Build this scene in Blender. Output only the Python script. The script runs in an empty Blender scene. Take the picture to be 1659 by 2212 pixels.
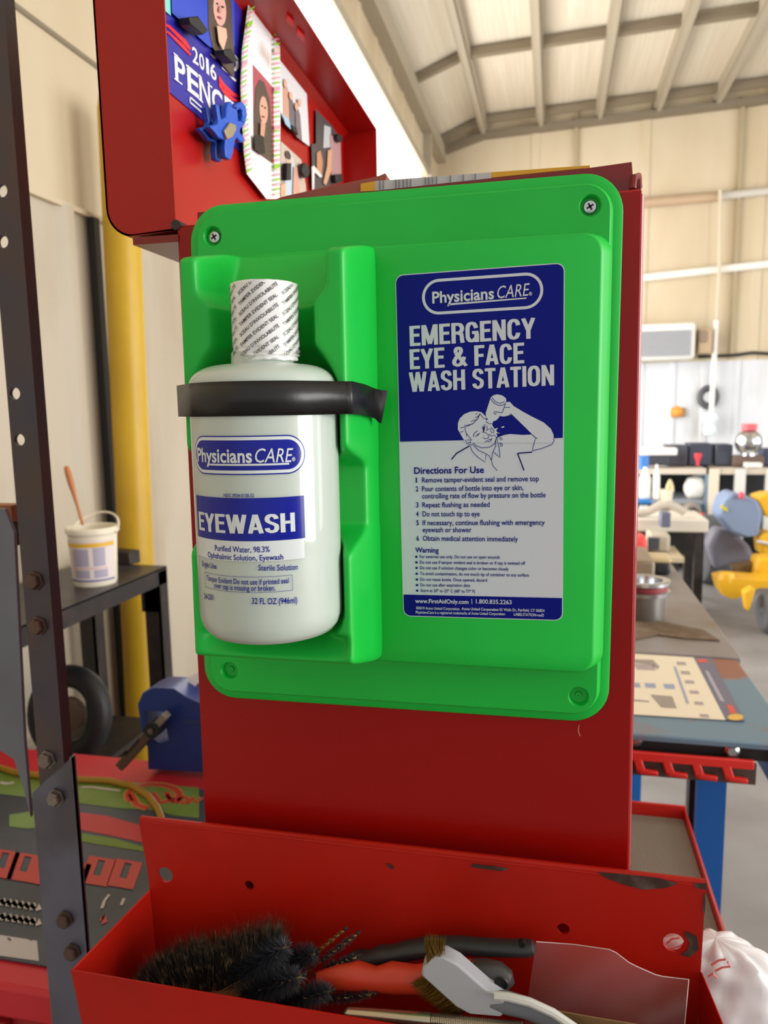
import bpy, bmesh, math, random
import numpy as np
from mathutils import Vector, Matrix
from mathutils.geometry import tessellate_polygon
random.seed(7)
S = bpy.context.scene
COL = S.collection

# ------------------------------------------------------------------ camera, world, lights, exposure
W, H, F = 1659., 2212., 1620.
CAM = np.array([0., -.5, 1.45])
def _setup(vx, vy, roll):
    y = np.array([vx-W/2, -(vy-H/2), -F]); y /= np.linalg.norm(y)
    h = np.array([1, -roll, 0.]); x = h-y*np.dot(h, y); x /= np.linalg.norm(x)
    return np.stack([x, y, np.cross(x, y)])
ROT = _setup(1196, 878, -.017)
def ray(px, py): return ROT @ np.array([px-W/2, -(py-H/2), -F])
def P(px, py, X=None, Y=None, Z=None):
    """the real point seen at a photo pixel, on the plane X, Y or Z = given"""
    v = ray(px, py)
    t = (Y-CAM[1])/v[1] if Y is not None else (X-CAM[0])/v[0] if X is not None else (Z-CAM[2])/v[2]
    return Vector(CAM+t*v)

cd = bpy.data.cameras.new('camera'); cam = bpy.data.objects.new('camera', cd); COL.objects.link(cam)
m = Matrix([list(ROT[i])+[CAM[i]] for i in range(3)]+[[0, 0, 0, 1]])
cam.matrix_world = m
cd.sensor_fit = 'VERTICAL'; cd.sensor_height = 36; cd.lens = F/H*36; cd.clip_start = .01
cd.dof.use_dof = True; cd.dof.focus_distance = .435; cd.dof.aperture_fstop = 12.5
S.camera = cam
S.view_settings.view_transform = 'Standard'; S.view_settings.look = 'None'
S.view_settings.exposure = 0.0; S.view_settings.gamma = 1
S.view_settings.use_curve_mapping = False
wd = bpy.data.worlds.new('daylight'); S.world = wd; wd.use_nodes = True
bg = wd.node_tree.nodes['Background']; bg.inputs[0].default_value = (1, .985, .96, 1); bg.inputs[1].default_value = .68
_n = wd.node_tree; _tc0 = _n.nodes.new('ShaderNodeTexCoord'); _dot = _n.nodes.new('ShaderNodeVectorMath'); _dot.operation = 'DOT_PRODUCT'
_dot.inputs[1].default_value = Vector((-.25, .94, .22)).normalized()
_mr = _n.nodes.new('ShaderNodeMapRange'); _mr.inputs[1].default_value = .8; _mr.inputs[2].default_value = .95; _mr.inputs[3].default_value = .68; _mr.inputs[4].default_value = 2.4
_n.links.new(_tc0.outputs['Generated'], _dot.inputs[0]); _n.links.new(_dot.outputs['Value'], _mr.inputs[0]); _n.links.new(_mr.outputs[0], bg.inputs[1])
def area(name, loc, aim, sx, sy, rad, color=(1, 1, 1)):
    l = bpy.data.lights.new(name, 'AREA'); l.shape = 'RECTANGLE'; l.size = sx; l.size_y = sy
    l.energy = rad*math.pi*sx*sy; l.color = color
    o = bpy.data.objects.new(name, l); COL.objects.link(o); o.location = loc
    o.rotation_euler = (Vector(aim)-Vector(loc)).to_track_quat('-Z', 'Y').to_euler()
    return o
XL, YB = -1.45, 9.18          # left wall, back wall
area('daylight_left_bay_door', (XL-.3, 5.9, 2.4), (XL+3, 5.9, 2.4), 8.0, 4.9, 6, (1, .97, .93))
area('daylight_right_bay_door', (6.5, -.6, 2.2), (0, -.3, 1.6), 3.2, 4.0, 10, (1, .99, .97))
area('far_right_fill', (7.5, 4.5, 2.3), (0, 5.5, 2.2), 4.5, 4.2, 4.2, (.98, .98, 1))  # unseen fill lamp, added to brighten the back of the shop

# ------------------------------------------------------------------ materials
def lin(h):
    h = h.lstrip('#'); c = [int(h[i:i+2], 16)/255 for i in (0, 2, 4)]
    return tuple((x/12.92 if x <= .04045 else ((x+.055)/1.055)**2.4) for x in c)+(1,)
MATS = {}
def mat(name, c, rough=.5, metal=0, c2=None, scale=8, lo=.45, hi=.65, stretch=(1, 1, 1), bump=0, bscale=None, trans=0, alpha=1, emit=0, sub=0, coat=0, spec=.5):
    if name in MATS: return MATS[name]
    m = bpy.data.materials.new(name); m.use_nodes = True; MATS[name] = m
    nt = m.node_tree; b = nt.nodes['Principled BSDF']
    b.inputs['Base Color'].default_value = lin(c); b.inputs['Roughness'].default_value = rough; b.inputs['Metallic'].default_value = metal
    b.inputs['Transmission Weight'].default_value = trans; b.inputs['Alpha'].default_value = alpha
    b.inputs['Coat Weight'].default_value = coat; b.inputs['Specular IOR Level'].default_value = spec
    if sub: b.inputs['Subsurface Weight'].default_value = sub; b.inputs['Subsurface Radius'].default_value = (.02, .02, .02); b.inputs['Subsurface Scale'].default_value = .5
    if emit: b.inputs['Emission Color'].default_value = lin(c); b.inputs['Emission Strength'].default_value = emit
    if c2 or bump:
        tc = nt.nodes.new('ShaderNodeTexCoord'); mp = nt.nodes.new('ShaderNodeMapping'); mp.inputs['Scale'].default_value = stretch
        nt.links.new(tc.outputs['Object'], mp.inputs[0])
    if c2:
        n = nt.nodes.new('ShaderNodeTexNoise'); n.inputs['Scale'].default_value = scale; n.inputs['Detail'].default_value = 5
        r = nt.nodes.new('ShaderNodeValToRGB'); r.color_ramp.elements[0].position = lo; r.color_ramp.elements[1].position = hi
        r.color_ramp.elements[0].color = lin(c); r.color_ramp.elements[1].color = lin(c2)
        nt.links.new(mp.outputs[0], n.inputs['Vector']); nt.links.new(n.outputs[0], r.inputs[0]); nt.links.new(r.outputs[0], b.inputs['Base Color'])
    if bump:
        n2 = nt.nodes.new('ShaderNodeTexNoise'); n2.inputs['Scale'].default_value = bscale or scale*4
        bp = nt.nodes.new('ShaderNodeBump'); bp.inputs['Strength'].default_value = bump; bp.inputs['Distance'].default_value = .002
        nt.links.new(mp.outputs[0], n2.inputs['Vector']); nt.links.new(n2.outputs[0], bp.inputs['Height']); nt.links.new(bp.outputs[0], b.inputs['Normal'])
    return m
GREEN = mat('green_plastic', '#0EB83A', .42, c2='#10BC3E', scale=14, lo=.4, hi=.6, spec=.45)
RED = mat('red_paint', '#980A05', .3, c2='#960B07', scale=6, spec=.3)
LIDRED = mat('lid_paint', '#A5130D', .3, c2='#AB150E', scale=5, spec=.35)
BINRED = mat('worn_red_paint', '#B01606', .42, c2='#9C1306', scale=9, lo=.4, hi=.7, spec=.28)
DARKWEAR = mat('worn_steel', '#3A1F1A', .6, c2='#5A4A40', scale=60)
WHITEPL = mat('milky_plastic', '#BEC8BE', .36, sub=.3, coat=.6)
SEAL = mat('seal_film', '#EFEDEC', .16, coat=.5, bump=.05, bscale=60)
INK = mat('blue_ink', '#02107E', .4, spec=.15)
INKB = mat('bottle_blue_ink', '#04148E', .2, spec=.3, coat=.15)
PALE = mat('silver_grey_print', '#D2D4DE', .4, spec=.3)
PALEB = mat('pale_band', '#D8DEDD', .2, coat=.4)
BLACKINK = mat('black_ink', '#1A1A1C', .4)
TAPE = mat('black_tape', '#131213', .36, bump=.03, bscale=300)
CHROME = mat('bright_steel', '#C9CCCF', .22, 1)
STEEL = mat('blued_steel', '#4A4A55', .42, .55, c2='#5A4A46', scale=12, lo=.35, hi=.65)
BRKT = mat('raw_steel', '#6E7082', .38, .5, c2='#5A5660', scale=8)
BOLT = mat('bolt_steel', '#8C8580', .4, .7, c2='#6E5A50', scale=40)
RUSTBOLT = mat('rusty_bolt', '#5A463F', .55, .3, c2='#6E4F3F', scale=40)
BLK = mat('black_rubber', '#1B1B1B', .5)
BLACKM = mat('black_metal', '#2A2624', .5, .2, c2='#3A2F2B', scale=20)
CREAM = mat('cream_wall_panel', '#CDBEA2', .6, c2='#BFAB8A', scale=1.2, lo=.42, hi=.7, stretch=(1, 1, .35))
CREAM2 = mat('cream_liner_panel', '#BFB4A0', .6, c2='#A6957B', scale=2.2, lo=.5, hi=.78, stretch=(1, 1, .4))
CEIL = mat('ceiling_panel', '#D6CBB6', .7, c2='#DED5C2', scale=3, stretch=(14, .3, 1))
FRAME = mat('grey_framing', '#A79C88', .6)
DFRAME = mat('dark_framing', '#80735F', .6)
FLOOR = mat('concrete', '#8E8A88', .6, c2='#77726F', scale=2.2, lo=.4, hi=.7)
YELLOW = mat('yellow_paint', '#C9A21C', .45, c2='#B28A1E', scale=6, lo=.45, hi=.75, stretch=(1, 1, .5))
MOWER = mat('mower_yellow', '#E5AF1E', .4)
WHITE = mat('white_plastic', '#EDEAE2', .4)
PAPER = mat('white_paper', '#ECE8E8', .5)
BLUE = mat('blue_paint', '#0A5FB0', .4)
BLUEC = mat('blue_case_plastic', '#1E3A86', .35)
CLIPB = mat('blue_clip_plastic', '#1C57C4', .35)
TYRE = mat('grey_tyre', '#56575B', .7)
BRASS = mat('brass_wire', '#8A6A2C', .4, .6)
BRISTLE = mat('dark_bristle', '#3A322A', .5, c2='#9A8260', scale=160, lo=.52, hi=.68)
BRISTLEK = mat('black_bristle', '#303238', .35)
COPPER = mat('twisted_wire', '#A88A5C', .35, .8)
WOOD = mat('wood', '#B06A3A', .55, c2='#8E4E28', scale=10, stretch=(1, 8, 1))
SKIN = mat('photo_skin', '#D9A78E', .35)
HAIR = mat('photo_hair', '#4E4038', .35)
def flat(c, r=.5): return mat('print_'+c.strip('#'), c, r)

# ------------------------------------------------------------------ mesh builder
class MB:
    def __init__(s): s.v = []; s.f = []; s.m = []
    def add(s, v, f, mi=0):
        o = len(s.v); s.v += [Vector(p) for p in v]; s.f += [[i+o for i in q] for q in f]; s.m += [mi]*len(f); return s
    def box(s, a, b, mi=0):
        (x0, y0, z0), (x1, y1, z1) = a, b
        return s.add([(x0,y0,z0),(x1,y0,z0),(x1,y1,z0),(x0,y1,z0),(x0,y0,z1),(x1,y0,z1),(x1,y1,z1),(x0,y1,z1)],
                     [(0,3,2,1),(4,5,6,7),(0,1,5,4),(1,2,6,5),(2,3,7,6),(3,0,4,7)], mi)
    def bar(s, p, q, w, h, up=(0, 0, 1), mi=0):
        p, q = Vector(p), Vector(q); d = (q-p).normalized(); u = Vector(up); a = d.cross(u)
        if a.length < 1e-5: a = d.cross(Vector((1, 0, 0)))
        a.normalize(); b = a.cross(d); a *= w/2; b *= h/2
        return s.add([p-a-b, p+a-b, p+a+b, p-a+b, q-a-b, q+a-b, q+a+b, q-a+b], [(0,1,2,3),(7,6,5,4),(0,4,5,1),(1,5,6,2),(2,6,7,3),(3,7,4,0)], mi)
    def tube(s, path, r, n=12, closed=False, mi=0, flatten=1, caps=True):
        path = [Vector(p) for p in path]; N = len(path); rs = r if isinstance(r, (list, tuple)) else [r]*N
        rings = []; ref = None
        for i, p in enumerate(path):
            a = path[(i-1) % N] if (closed or i > 0) else p; b = path[(i+1) % N] if (closed or i < N-1) else p
            d = (b-a).normalized()
            if ref is None:
                ref = d.cross(Vector((0, 0, 1)));
                if ref.length < .05: ref = d.cross(Vector((0, 1, 0)))
            ref = (ref-d*ref.dot(d)).normalized(); w = d.cross(ref)
            rings.append([p+ref*(math.cos(2*math.pi*k/n)*rs[i]*flatten)+w*(math.sin(2*math.pi*k/n)*rs[i]) for k in range(n)])
        return s.loft(rings, closed, caps, mi)
    def loft(s, rings, closed=False, caps=True, mi=0):
        n = len(rings[0]); v = [p for r in rings for p in r]; f = []; N = len(rings)
        for i in range(N if closed else N-1):
            j = (i+1) % N
            for k in range(n): f.append((i*n+k, i*n+(k+1) % n, j*n+(k+1) % n, j*n+k))
        if caps and not closed: f.append(tuple(range(n))[::-1]); f.append(tuple((N-1)*n+k for k in range(n)))
        return s.add(v, f, mi)
    def cyl(s, p, q, r, r2=None, n=24, mi=0): return s.tube([p, q], [r, r if r2 is None else r2], n, mi=mi)
    def lathe(s, prof, c, axis=(0, 0, 1), n=40, mi=0, caps=True):
        ax = Vector(axis).normalized(); u = ax.orthogonal().normalized(); w = ax.cross(u); c = Vector(c)
        return s.loft([[c+ax*z+(u*math.cos(2*math.pi*k/n)+w*math.sin(2*math.pi*k/n))*r for k in range(n)] for r, z in prof], False, caps, mi)
    def poly(s, pts, holes=(), mi=0):
        pts = [Vector(p) for p in pts]; L = [pts]+[[Vector(p) for p in h] for h in holes]
        return s.add([p for l in L for p in l], [tuple(t) for t in tessellate_polygon(L)], mi)
    def prism(s, pts, d, holes=(), mi=0):
        """polygon (world points) extruded by vector d"""
        pts = [Vector(p) for p in pts]; d = Vector(d); L = [pts]+[[Vector(p) for p in h] for h in holes]
        s.poly(pts, holes, mi); s.poly([p+d for p in pts], [[p+d for p in l] for l in L[1:]], mi)
        for l in L:
            n = len(l); s.add(l+[p+d for p in l], [(i, (i+1) % n, (i+1) % n+n, i+n) for i in range(n)], mi)
        return s
    def grid(s, nu, nv, fn, mi=0):
        v = [fn(i/(nu-1), j/(nv-1)) for j in range(nv) for i in range(nu)]
        return s.add(v, [(j*nu+i, j*nu+i+1, (j+1)*nu+i+1, (j+1)*nu+i) for j in range(nv-1) for i in range(nu-1)], mi)
    def build(s, name, mats, parent=None, smooth=35, bevel=0, weld=True, bseg=2):
        if not isinstance(mats, (list, tuple)): mats = [mats]
        if parent is not None:
            r = parent
            while r.parent: r = r.parent
            org = Vector(r.location)
        else:
            a = np.array([tuple(p) for p in s.v]); org = Vector(((a[:, 0].min()+a[:, 0].max())/2, (a[:, 1].min()+a[:, 1].max())/2, a[:, 2].min()))
        me = bpy.data.meshes.new(name); me.from_pydata([p-org for p in s.v], [], s.f); me.validate()
        for q in mats: me.materials.append(q)
        if len(me.polygons) == len(s.m): me.polygons.foreach_set('material_index', s.m)
        if weld:
            bm = bmesh.new(); bm.from_mesh(me); bmesh.ops.remove_doubles(bm, verts=bm.verts, dist=1e-6); bmesh.ops.recalc_face_normals(bm, faces=bm.faces); bm.to_mesh(me); bm.free()
        if smooth:
            me.polygons.foreach_set('use_smooth', [True]*len(me.polygons)); me.set_sharp_from_angle(angle=math.radians(smooth))
        o = bpy.data.objects.new(name, me); COL.objects.link(o)
        if parent is not None: o.parent = parent
        else: o.location = org
        if bevel:
            b = o.modifiers.new('bevel', 'BEVEL'); b.width = bevel; b.segments = bseg; b.limit_method = 'ANGLE'; b.angle_limit = math.radians(40); b.harden_normals = False
        return o
def thing(name, label, cat, loc, group=None):
    o = bpy.data.objects.new(name, None); COL.objects.link(o); o.location = loc; o.empty_display_size = .05
    return tag(o, label, cat, group)
def tag(o, label, cat, group=None):
    o['label'] = label; o['category'] = cat
    if group: o['group'] = group
    return o
def struct(o): o['kind'] = 'structure'; return o
def rrect(x0, x1, z0, z1, r, n=8):
    """rounded rectangle in 2D, counter clockwise"""
    out = []
    for cx, cz, a0 in ((x1-r, z1-r, 0), (x0+r, z1-r, 90), (x0+r, z0+r, 180), (x1-r, z0+r, 270)):
        for k in range(n+1):
            a = math.radians(a0+90*k/n); out.append((cx+r*math.cos(a), cz+r*math.sin(a)))
    return out

# ------------------------------------------------------------------ lettering
_tc = {}
def text2d(s, bold=0):
    k = (s, bold)
    if k not in _tc:
        c = bpy.data.curves.new('t', 'FONT'); c.body = s; c.offset = bold; c.resolution_u = 3; c.size = 1
        o = bpy.data.objects.new('t', c); COL.objects.link(o)
        dg = bpy.context.evaluated_depsgraph_get(); dg.update()
        me = bpy.data.meshes.new_from_object(o.evaluated_get(dg))
        v = np.array([tuple(q.co)[:2] for q in me.vertices]).reshape(-1, 2); f = [tuple(p.vertices) for p in me.polygons]
        bpy.data.objects.remove(o); bpy.data.curves.remove(c); bpy.data.meshes.remove(me)
        _tc[k] = (v, f)
    return _tc[k]
def letters(mb, s, a, b, h, fn, bold=0, mi=0, keep=None, shear=0):
    """text s from (u,v) a to b, capital height h, through fn(u,v)->world"""
    hv, _ = text2d('H', bold); _cap = hv[:, 1].max()-hv[:, 1].min()
    v, f = text2d(s, bold)
    if not len(v): return
    x0, x1 = v[:, 0].min(), v[:, 0].max(); a = np.array(a, float); b = np.array(b, float); d = b-a; L = np.linalg.norm(d); d = d/L; n = np.array([-d[1], d[0]])
    sy = h/_cap; sx = L/(x1-x0)
    q = [a+d*((p[0]-x0)*sx+shear*p[1]*sy)+n*(p[1]*sy) for p in v]
    if keep: f = [t for t in f if all(keep(*q[i]) for i in t)]
    mb.add([fn(*p) for p in q], f, mi)

def arc(cx, cy, rx, ry, a0, a1, n=10): return [(cx+rx*math.cos(math.radians(a0+(a1-a0)*k/n)), cy+ry*math.sin(math.radians(a0+(a1-a0)*k/n))) for k in range(n+1)]
# heavy condensed capitals as centre lines in a unit-height cell (width, strokes); st = stroke weight
_b = .1; _t = .9
GL = {'E': (.5, [[(.1, 0), (.1, 1)], [(.1, .075), (.5, .075)], [(.1, .53), (.46, .53)], [(.1, .925), (.5, .925)]]), 'F': (.48, [[(.1, 0), (.1, 1)], [(.1, .5), (.44, .5)], [(.1, .925), (.48, .925)]]),
 'M': (.76, [[(.1, 0), (.1, 1)], [(.66, 0), (.66, 1)], [(.13, 1), (.38, .06)], [(.63, 1), (.38, .06)]]), 'N': (.6, [[(.1, 0), (.1, 1)], [(.5, 0), (.5, 1)], [(.11, .97), (.49, .03)]]),
 'H': (.6, [[(.1, 0), (.1, 1)], [(.5, 0), (.5, 1)], [(.1, .52), (.5, .52)]]), 'I': (.2, [[(.1, 0), (.1, 1)]]), 'T': (.52, [[(.26, 0), (.26, 1)], [(0, .92), (.52, .92)]]),
 'Y': (.58, [[(.29, 0), (.29, .45)], [(.07, 1), (.29, .4)], [(.51, 1), (.29, .4)]]), 'A': (.6, [[(.08, 0), (.29, 1)], [(.52, 0), (.31, 1)], [(.15, .26), (.45, .26)]]), 'W': (.88, [[(.08, 1), (.25, 0)], [(.44, 1), (.27, 0)], [(.44, 1), (.61, 0)], [(.8, 1), (.63, 0)]]),
 'R': (.58, [[(.1, 0), (.1, 1)], [(.1, .92), (.3, .92)]+arc(.3, .71, .19, .21, 90, -90)+[(.1, .5)], [(.3, .5), (.46, .42), (.48, .15), (.51, 0)]]),
 'P': (.54, [[(.1, 0), (.1, 1)], [(.1, .92), (.28, .92)]+arc(.28, .68, .18, .24, 90, -90)+[(.1, .44)]]),
 'C': (.58, [arc(.29, .68, .19, .25, 0, 180)+arc(.29, .32, .19, .25, 180, 360)]), 'O': (.6, [arc(.3, .68, .2, .25, 0, 180)+arc(.3, .32, .2, .25, 180, 360)+[(.5, .68)]]),
 'G': (.6, [arc(.29, .68, .19, .25, 0, 180)+arc(.29, .32, .19, .25, 180, 330)+[(.5, .2), (.5, .5)], [(.3, .47), (.58, .47)], [(.52, 0), (.52, .4)]]),
 'S': (.56, [arc(.28, .73, .18, .2, 0, 180)+[(.11, .66), (.2, .56), (.38, .46), (.46, .38)]+arc(.28, .27, .19, .2, 10, -180)]), ' ': (.24, []),
 '&': (.72, [[(.68, 0), (.2, .68)], arc(.32, .78, .13, .14, 215, 90), arc(.32, .78, .13, .14, 90, -40)+[(.36, .58)], [(.4, .64), (.2, .44), (.13, .3)], arc(.28, .25, .17, .17, 150, 270), arc(.28, .25, .19, .17, 270, 330)+[(.52, .26), (.6, .48)]])}
def block(mb, s, a, b, h, fn, st=.19, mi=0, gap=.055):
    tot = sum(GL[c][0]+gap for c in s)-gap; a = np.array(a, float); b = np.array(b, float); d = b-a; L = np.linalg.norm(d); d /= L; n = np.array([-d[1], d[0]]); sx = L/tot; x = 0; kk = 0
    for c in s:
        wd, strokes = GL[c]
        for p in strokes:
            p = np.array(p, float); m_ = len(p); dx = np.gradient(p, axis=0); dx /= np.linalg.norm(dx, axis=1)[:, None]+1e-9
            nn_ = np.stack([-dx[:, 1], dx[:, 0]], 1); hw = np.where(np.abs(dx[:, 0]) > .8, st*.39, st*.5)[:, None]
            l_, r_ = p+nn_*hw, p-nn_*hw; l_[:, 1] = np.clip(l_[:, 1], 0, 1); r_[:, 1] = np.clip(r_[:, 1], 0, 1)
            kk += 1; mb.add([fn(*(a+d*(x+q[0])*sx+n*q[1]*h))+Vector((0, -kk*5e-6, 0)) for q in list(l_)+list(r_)], [(i, i+1, m_+i+1, m_+i) for i in range(m_-1)], mi)
        x += wd+gap

# ------------------------------------------------------------------ building shell
EAVE, CZ = 4.64, 4.86
def ribbed(mb, axis, c, a0, a1, z0, z1, pitch, d, mi=0, rib=.06):
    """sheet with shallow vertical ribs: axis 'x' = plane X=c running along Y, 'y' = plane Y=c along X"""
    ts = [a0]; n = int((a1-a0)/pitch)
    prof = []
    for i in range(n+1):
        t = a0+i*pitch
        for dt, h in ((0, 0), (pitch-rib-.03, 0), (pitch-rib, d), (pitch-.02, d), (pitch, 0)):
            if t+dt <= a1+1e-6: prof.append((t+dt, h))
    prof.append((a1, 0))
    pts = [((c+h, t) if axis == 'x' else (t, c-h)) for t, h in prof]
    v = [(x, y, z) for z in (z0, z1) for x, y in pts]; n = len(pts)
    mb.add(v, [(i, i+1, i+1+n, i+n) for i in range(n-1)], mi)
DY0, DY1, DZ = 3.2, 8.1, 4.02
w = MB()
ribbed(w, 'x', XL, -3, DY0, 2.07, 4.9, .55, .03); ribbed(w, 'x', XL, DY0, DY1, DZ, 4.9, .55, .012); ribbed(w, 'x', XL, DY1, YB, 0, 4.9, .55, .012)
ribbed(w, 'x', XL+.012, -3, DY0, 0, 2.07, .42, .022, 1)
w.box((XL-.02, -3, 2.55), (XL+.006, DY0, 2.565), 2); w.box((XL-.02, -3, 2.06), (XL+.03, DY0, 2.075), 0)
struct(w.build('wall_left', [CREAM, CREAM2, DFRAME], smooth=0, weld=False))
w = MB(); ribbed(w, 'y', YB, XL, 7, 1.95, 5.1, 1.26, .02, 0, .1)
ribbed(w, 'y', YB-.01, XL, 7, 0, 1.95, .36, .025, 1)
struct(w.build('wall_back', [CREAM, mat('pale_liner', '#D6D9DE', .5, c2='#BDBCB8', scale=2.5, lo=.5, hi=.75, stretch=(1, 1, .3)), DFRAME], smooth=0, weld=False))
w = MB()
CXB = P(1045, 239, Y=YB).x
w.add([(XL, -1.2, EAVE), (CXB, -1.2, CZ), (CXB, YB, CZ), (XL, YB, EAVE), (7, -1.2, CZ+.25), (7, YB, CZ+.25)], [(0, 1, 2, 3), (1, 4, 5, 2)])
struct(w.build('ceiling', CEIL, smooth=0, weld=False))
w = MB(); w.box((-4, -7, -.1), (9, YB+.2, 0)); struct(w.build('floor', FLOOR, smooth=0))
# framing under the roof
k = 0
def trim(mb, m=FRAME):
    global k; k += 1; return struct(mb.build('trim_%d' % k, m, smooth=0))
for px, py in ((1045, 239), (1169, 217), (1296, 200), (1423, 183), (1552, 168), (1690, 150)):
    X = P(px, py, Y=YB-.05).x; z = CZ-.03+max(0, X-CXB)*.032
    w = MB(); w.box((X-.05, 1.0, z-.09), (X+.05, YB, z+.02)); w.box((X-.02, 1.0, z-.13), (X+.03, YB, z-.09)); trim(w)
for Y in (P(1238, 75, Z=CZ).y, P(1238, 75, Z=CZ).y-2.6, P(1238, 75, Z=CZ).y-5.0, YB-.28):
    w = MB(); w.bar((XL, Y, EAVE-.04), (CXB, Y, CZ-.06), .07, .07); w.bar((CXB, Y, CZ-.06), (7, Y, CZ+.17), .07, .07); trim(w, DFRAME)
w = MB(); w.bar((CXB, YB-.06, CZ-.16), (7, YB-.06, CZ+.06), .1, .07); w.bar((XL, YB-.06, EAVE-.1), (CXB, YB-.06, CZ-.16), .1, .07); trim(w, DFRAME)
w = MB(); w.box((XL, 1.0, EAVE-.2), (XL+.12, YB, EAVE-.03)); trim(w, FRAME)
w = MB(); w.box((XL-.02, DY0, DZ-.03), (XL+.07, DY1, DZ+.05)); w.box((XL-.02, DY1, 0), (XL+.1, DY1+.1, EAVE)); w.box((XL-.02, DY0-.08, 0), (XL+.06, DY0, DZ)); trim(w, FRAME)
for px in (1600, 1245):
    X = P(px, 300, Y=YB).x
    w = MB(); w.box((X-.02, YB-.05, 1.97), (X+.02, YB, CZ)); trim(w, flat('#A8997A'))
w = MB(); w.tube([P(x, y, Y=YB-.06) for x, y in ((1508, 771), (1512, 771), (1590, 767), (1625, 762), (1700, 766))], .018, 8)
tag(w.build('cable', BLK), 'black cable running along the top of the back wall liner', 'cable')
def bwpipe(pts, r, m, name, label, yo=.06):
    w = MB(); w.tube([P(x, y, Y=YB-yo) for x, y in pts], r, 10); return tag(w.build(name, m), label, 'pipe')
bwpipe([(1370, 440), (1556, 424)], .055, flat('#B99F82'), 'pipe', 'tan horizontal pipe high on the back wall, left of the joint')
bwpipe([(1556, 424), (1700, 408)], .045, flat('#C6C0B4'), 'pipe', 'grey horizontal pipe high on the back wall, right of the joint')
bwpipe([(1360, 603), (1700, 566)], .045, WHITE, 'pipe', 'white horizontal pipe on the back wall below the tan pipe')
bwpipe([(1556, 410), (1553, 600), (1548, 690)], .02, flat('#CFC3AC'), 'pipe', 'pale vertical drop pipe running down the back wall', .165)

# ------------------------------------------------------------------ air conditioner and wall things
a, b = P(1375, 700, Y=YB-.35), P(1502, 775, Y=YB-.35)
t = thing('air_conditioner', 'white louvred air conditioner mounted on the back wall', 'air conditioner', (b.x-.4, YB-.2, b.z))
w = MB(); w.box((a.x-.3, YB-.34, b.z), (b.x, YB-.02, a.z)); w.build('housing', WHITE, t, bevel=.04)
w = MB()
for i in range(14): z = b.z+.04+(a.z-b.z-.14)*i/13; w.box((a.x-.25, YB-.36, z), (b.x-.05, YB-.33, z+.012))
w.build('grille', flat('#8F929C'), t)
w = MB(); w.box((P(1502, 700, Y=YB-.15).x+.03, YB-.25, P(1502, 765, Y=YB-.15).z), (P(1536, 700, Y=YB-.15).x, YB-.02, P(1502, 712, Y=YB-.15).z), 0)
w.box((P(1506, 700, Y=YB-.26).x+.03, YB-.27, P(1502, 740, Y=YB-.26).z), (P(1528, 700, Y=YB-.26).x, YB-.24, P(1502, 715, Y=YB-.26).z), 1)
tag(w.build('bracket', [flat('#B79E80'), flat('#8E7A68')], bevel=.01), 'brown wall bracket beside the air conditioner', 'bracket')
c = P(1530, 858, Y=YB-.05)
t = thing('wheel_rim', 'dark grey ring hanging on the back wall behind the white rod', 'wheel', c)
w = MB(); w.tube([c+Vector((math.cos(q)*.09, 0, math.sin(q)*.11)) for q in np.linspace(0, 2*math.pi, 25)[:-1]], .035, 8, True); w.build('rim', flat('#55565C'), t)
w = MB(); w.cyl(c+Vector((0, -.02, 0)), c+Vector((0, .06, 0)), .06); w.build('hub', flat('#C9CACC'), t)
Y = YB-.165; t = thing('hanging_lamp', 'white rod with two glass bulbs hanging before the back wall', 'lamp', P(1537, 700, Y=Y))
w = MB(); w.cyl(P(1547, 692, Y=Y), P(1537, 890, Y=Y), .03, n=10); w.build('rod', WHITE, t)
w = MB(); p = P(1534, 905, Y=Y); w.lathe([(.012, .09), (.065, .065), (.09, 0), (.065, -.065), (.012, -.08)], p, n=20); w.build('upper_bulb', mat('pale_glass', '#E6F0F4', .1), t)
w = MB(); p = P(1533, 930, Y=Y); w.lathe([(.012, .09), (.06, .065), (.08, 0), (.06, -.05), (.012, -.065)], p, n=20); w.build('lower_bulb', MATS['pale_glass'], t)
c = P(1462, 890, Y=YB-.06)
t = thing('marker_light', 'small amber marker light on the back wall', 'light', c)
w = MB(); w.lathe([(.07, 0), (.06, .04), (.03, .07), (.005, .08)], c, (0, -1, 0), 18); w.build('lens', flat('#E79A3C'), t)
w = MB(); w.box((c.x-.06, c.y, c.z-.06), (c.x+.1, c.y+.05, c.z+.05)); w.build('base', flat('#A98A60'), t)

# ------------------------------------------------------------------ back shelving and its clutter
SY = 6.35; ST = P(1500, 1012, Y=SY).z
def pbox(name, label, cat, r, Y, d, m, group=None, bevel=.01):
    a, b = P(r[0], r[3], Y=Y), P(r[2], r[1], Y=Y); w = MB(); w.box((a.x, Y, a.z), (b.x, Y+d, b.z))
    return tag(w.build(name, m, bevel=bevel), label, cat, group)
def plathe(name, label, cat, r, Y, m, prof, group=None):
    """turned object filling pixel box r; prof = list of (radius fraction, height fraction)"""
    a, b = P(r[0], r[3], Y=Y), P(r[2], r[1], Y=Y); R = abs(b.x-a.x)/2; h = abs(b.z-a.z)
    w = MB(); w.lathe([(max(q*R, .001), z*h) for q, z in prof], ((a.x+b.x)/2, Y+R, min(a.z, b.z)), n=24); return tag(w.build(name, m), label, cat, group)
CANP = [(.9, 0), (1, .03), (1, .95), (.9, 1)]
BOTP = [(.8, 0), (1, .06), (1, .62), (.7, .78), (.35, .84), (.35, 1)]
t = thing('storage_shelf', 'dark shelving unit with cream posts and rails by the back wall', 'shelf', (1.3, SY, 0))
x0, x1 = P(1340, 1012, Y=SY).x, P(1720, 1012, Y=SY).x
w = MB(); w.box((x0, SY, ST-.05), (x1, SY+.6, ST)); w.build('top_board', flat('#CFC3B2'), t)
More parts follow.
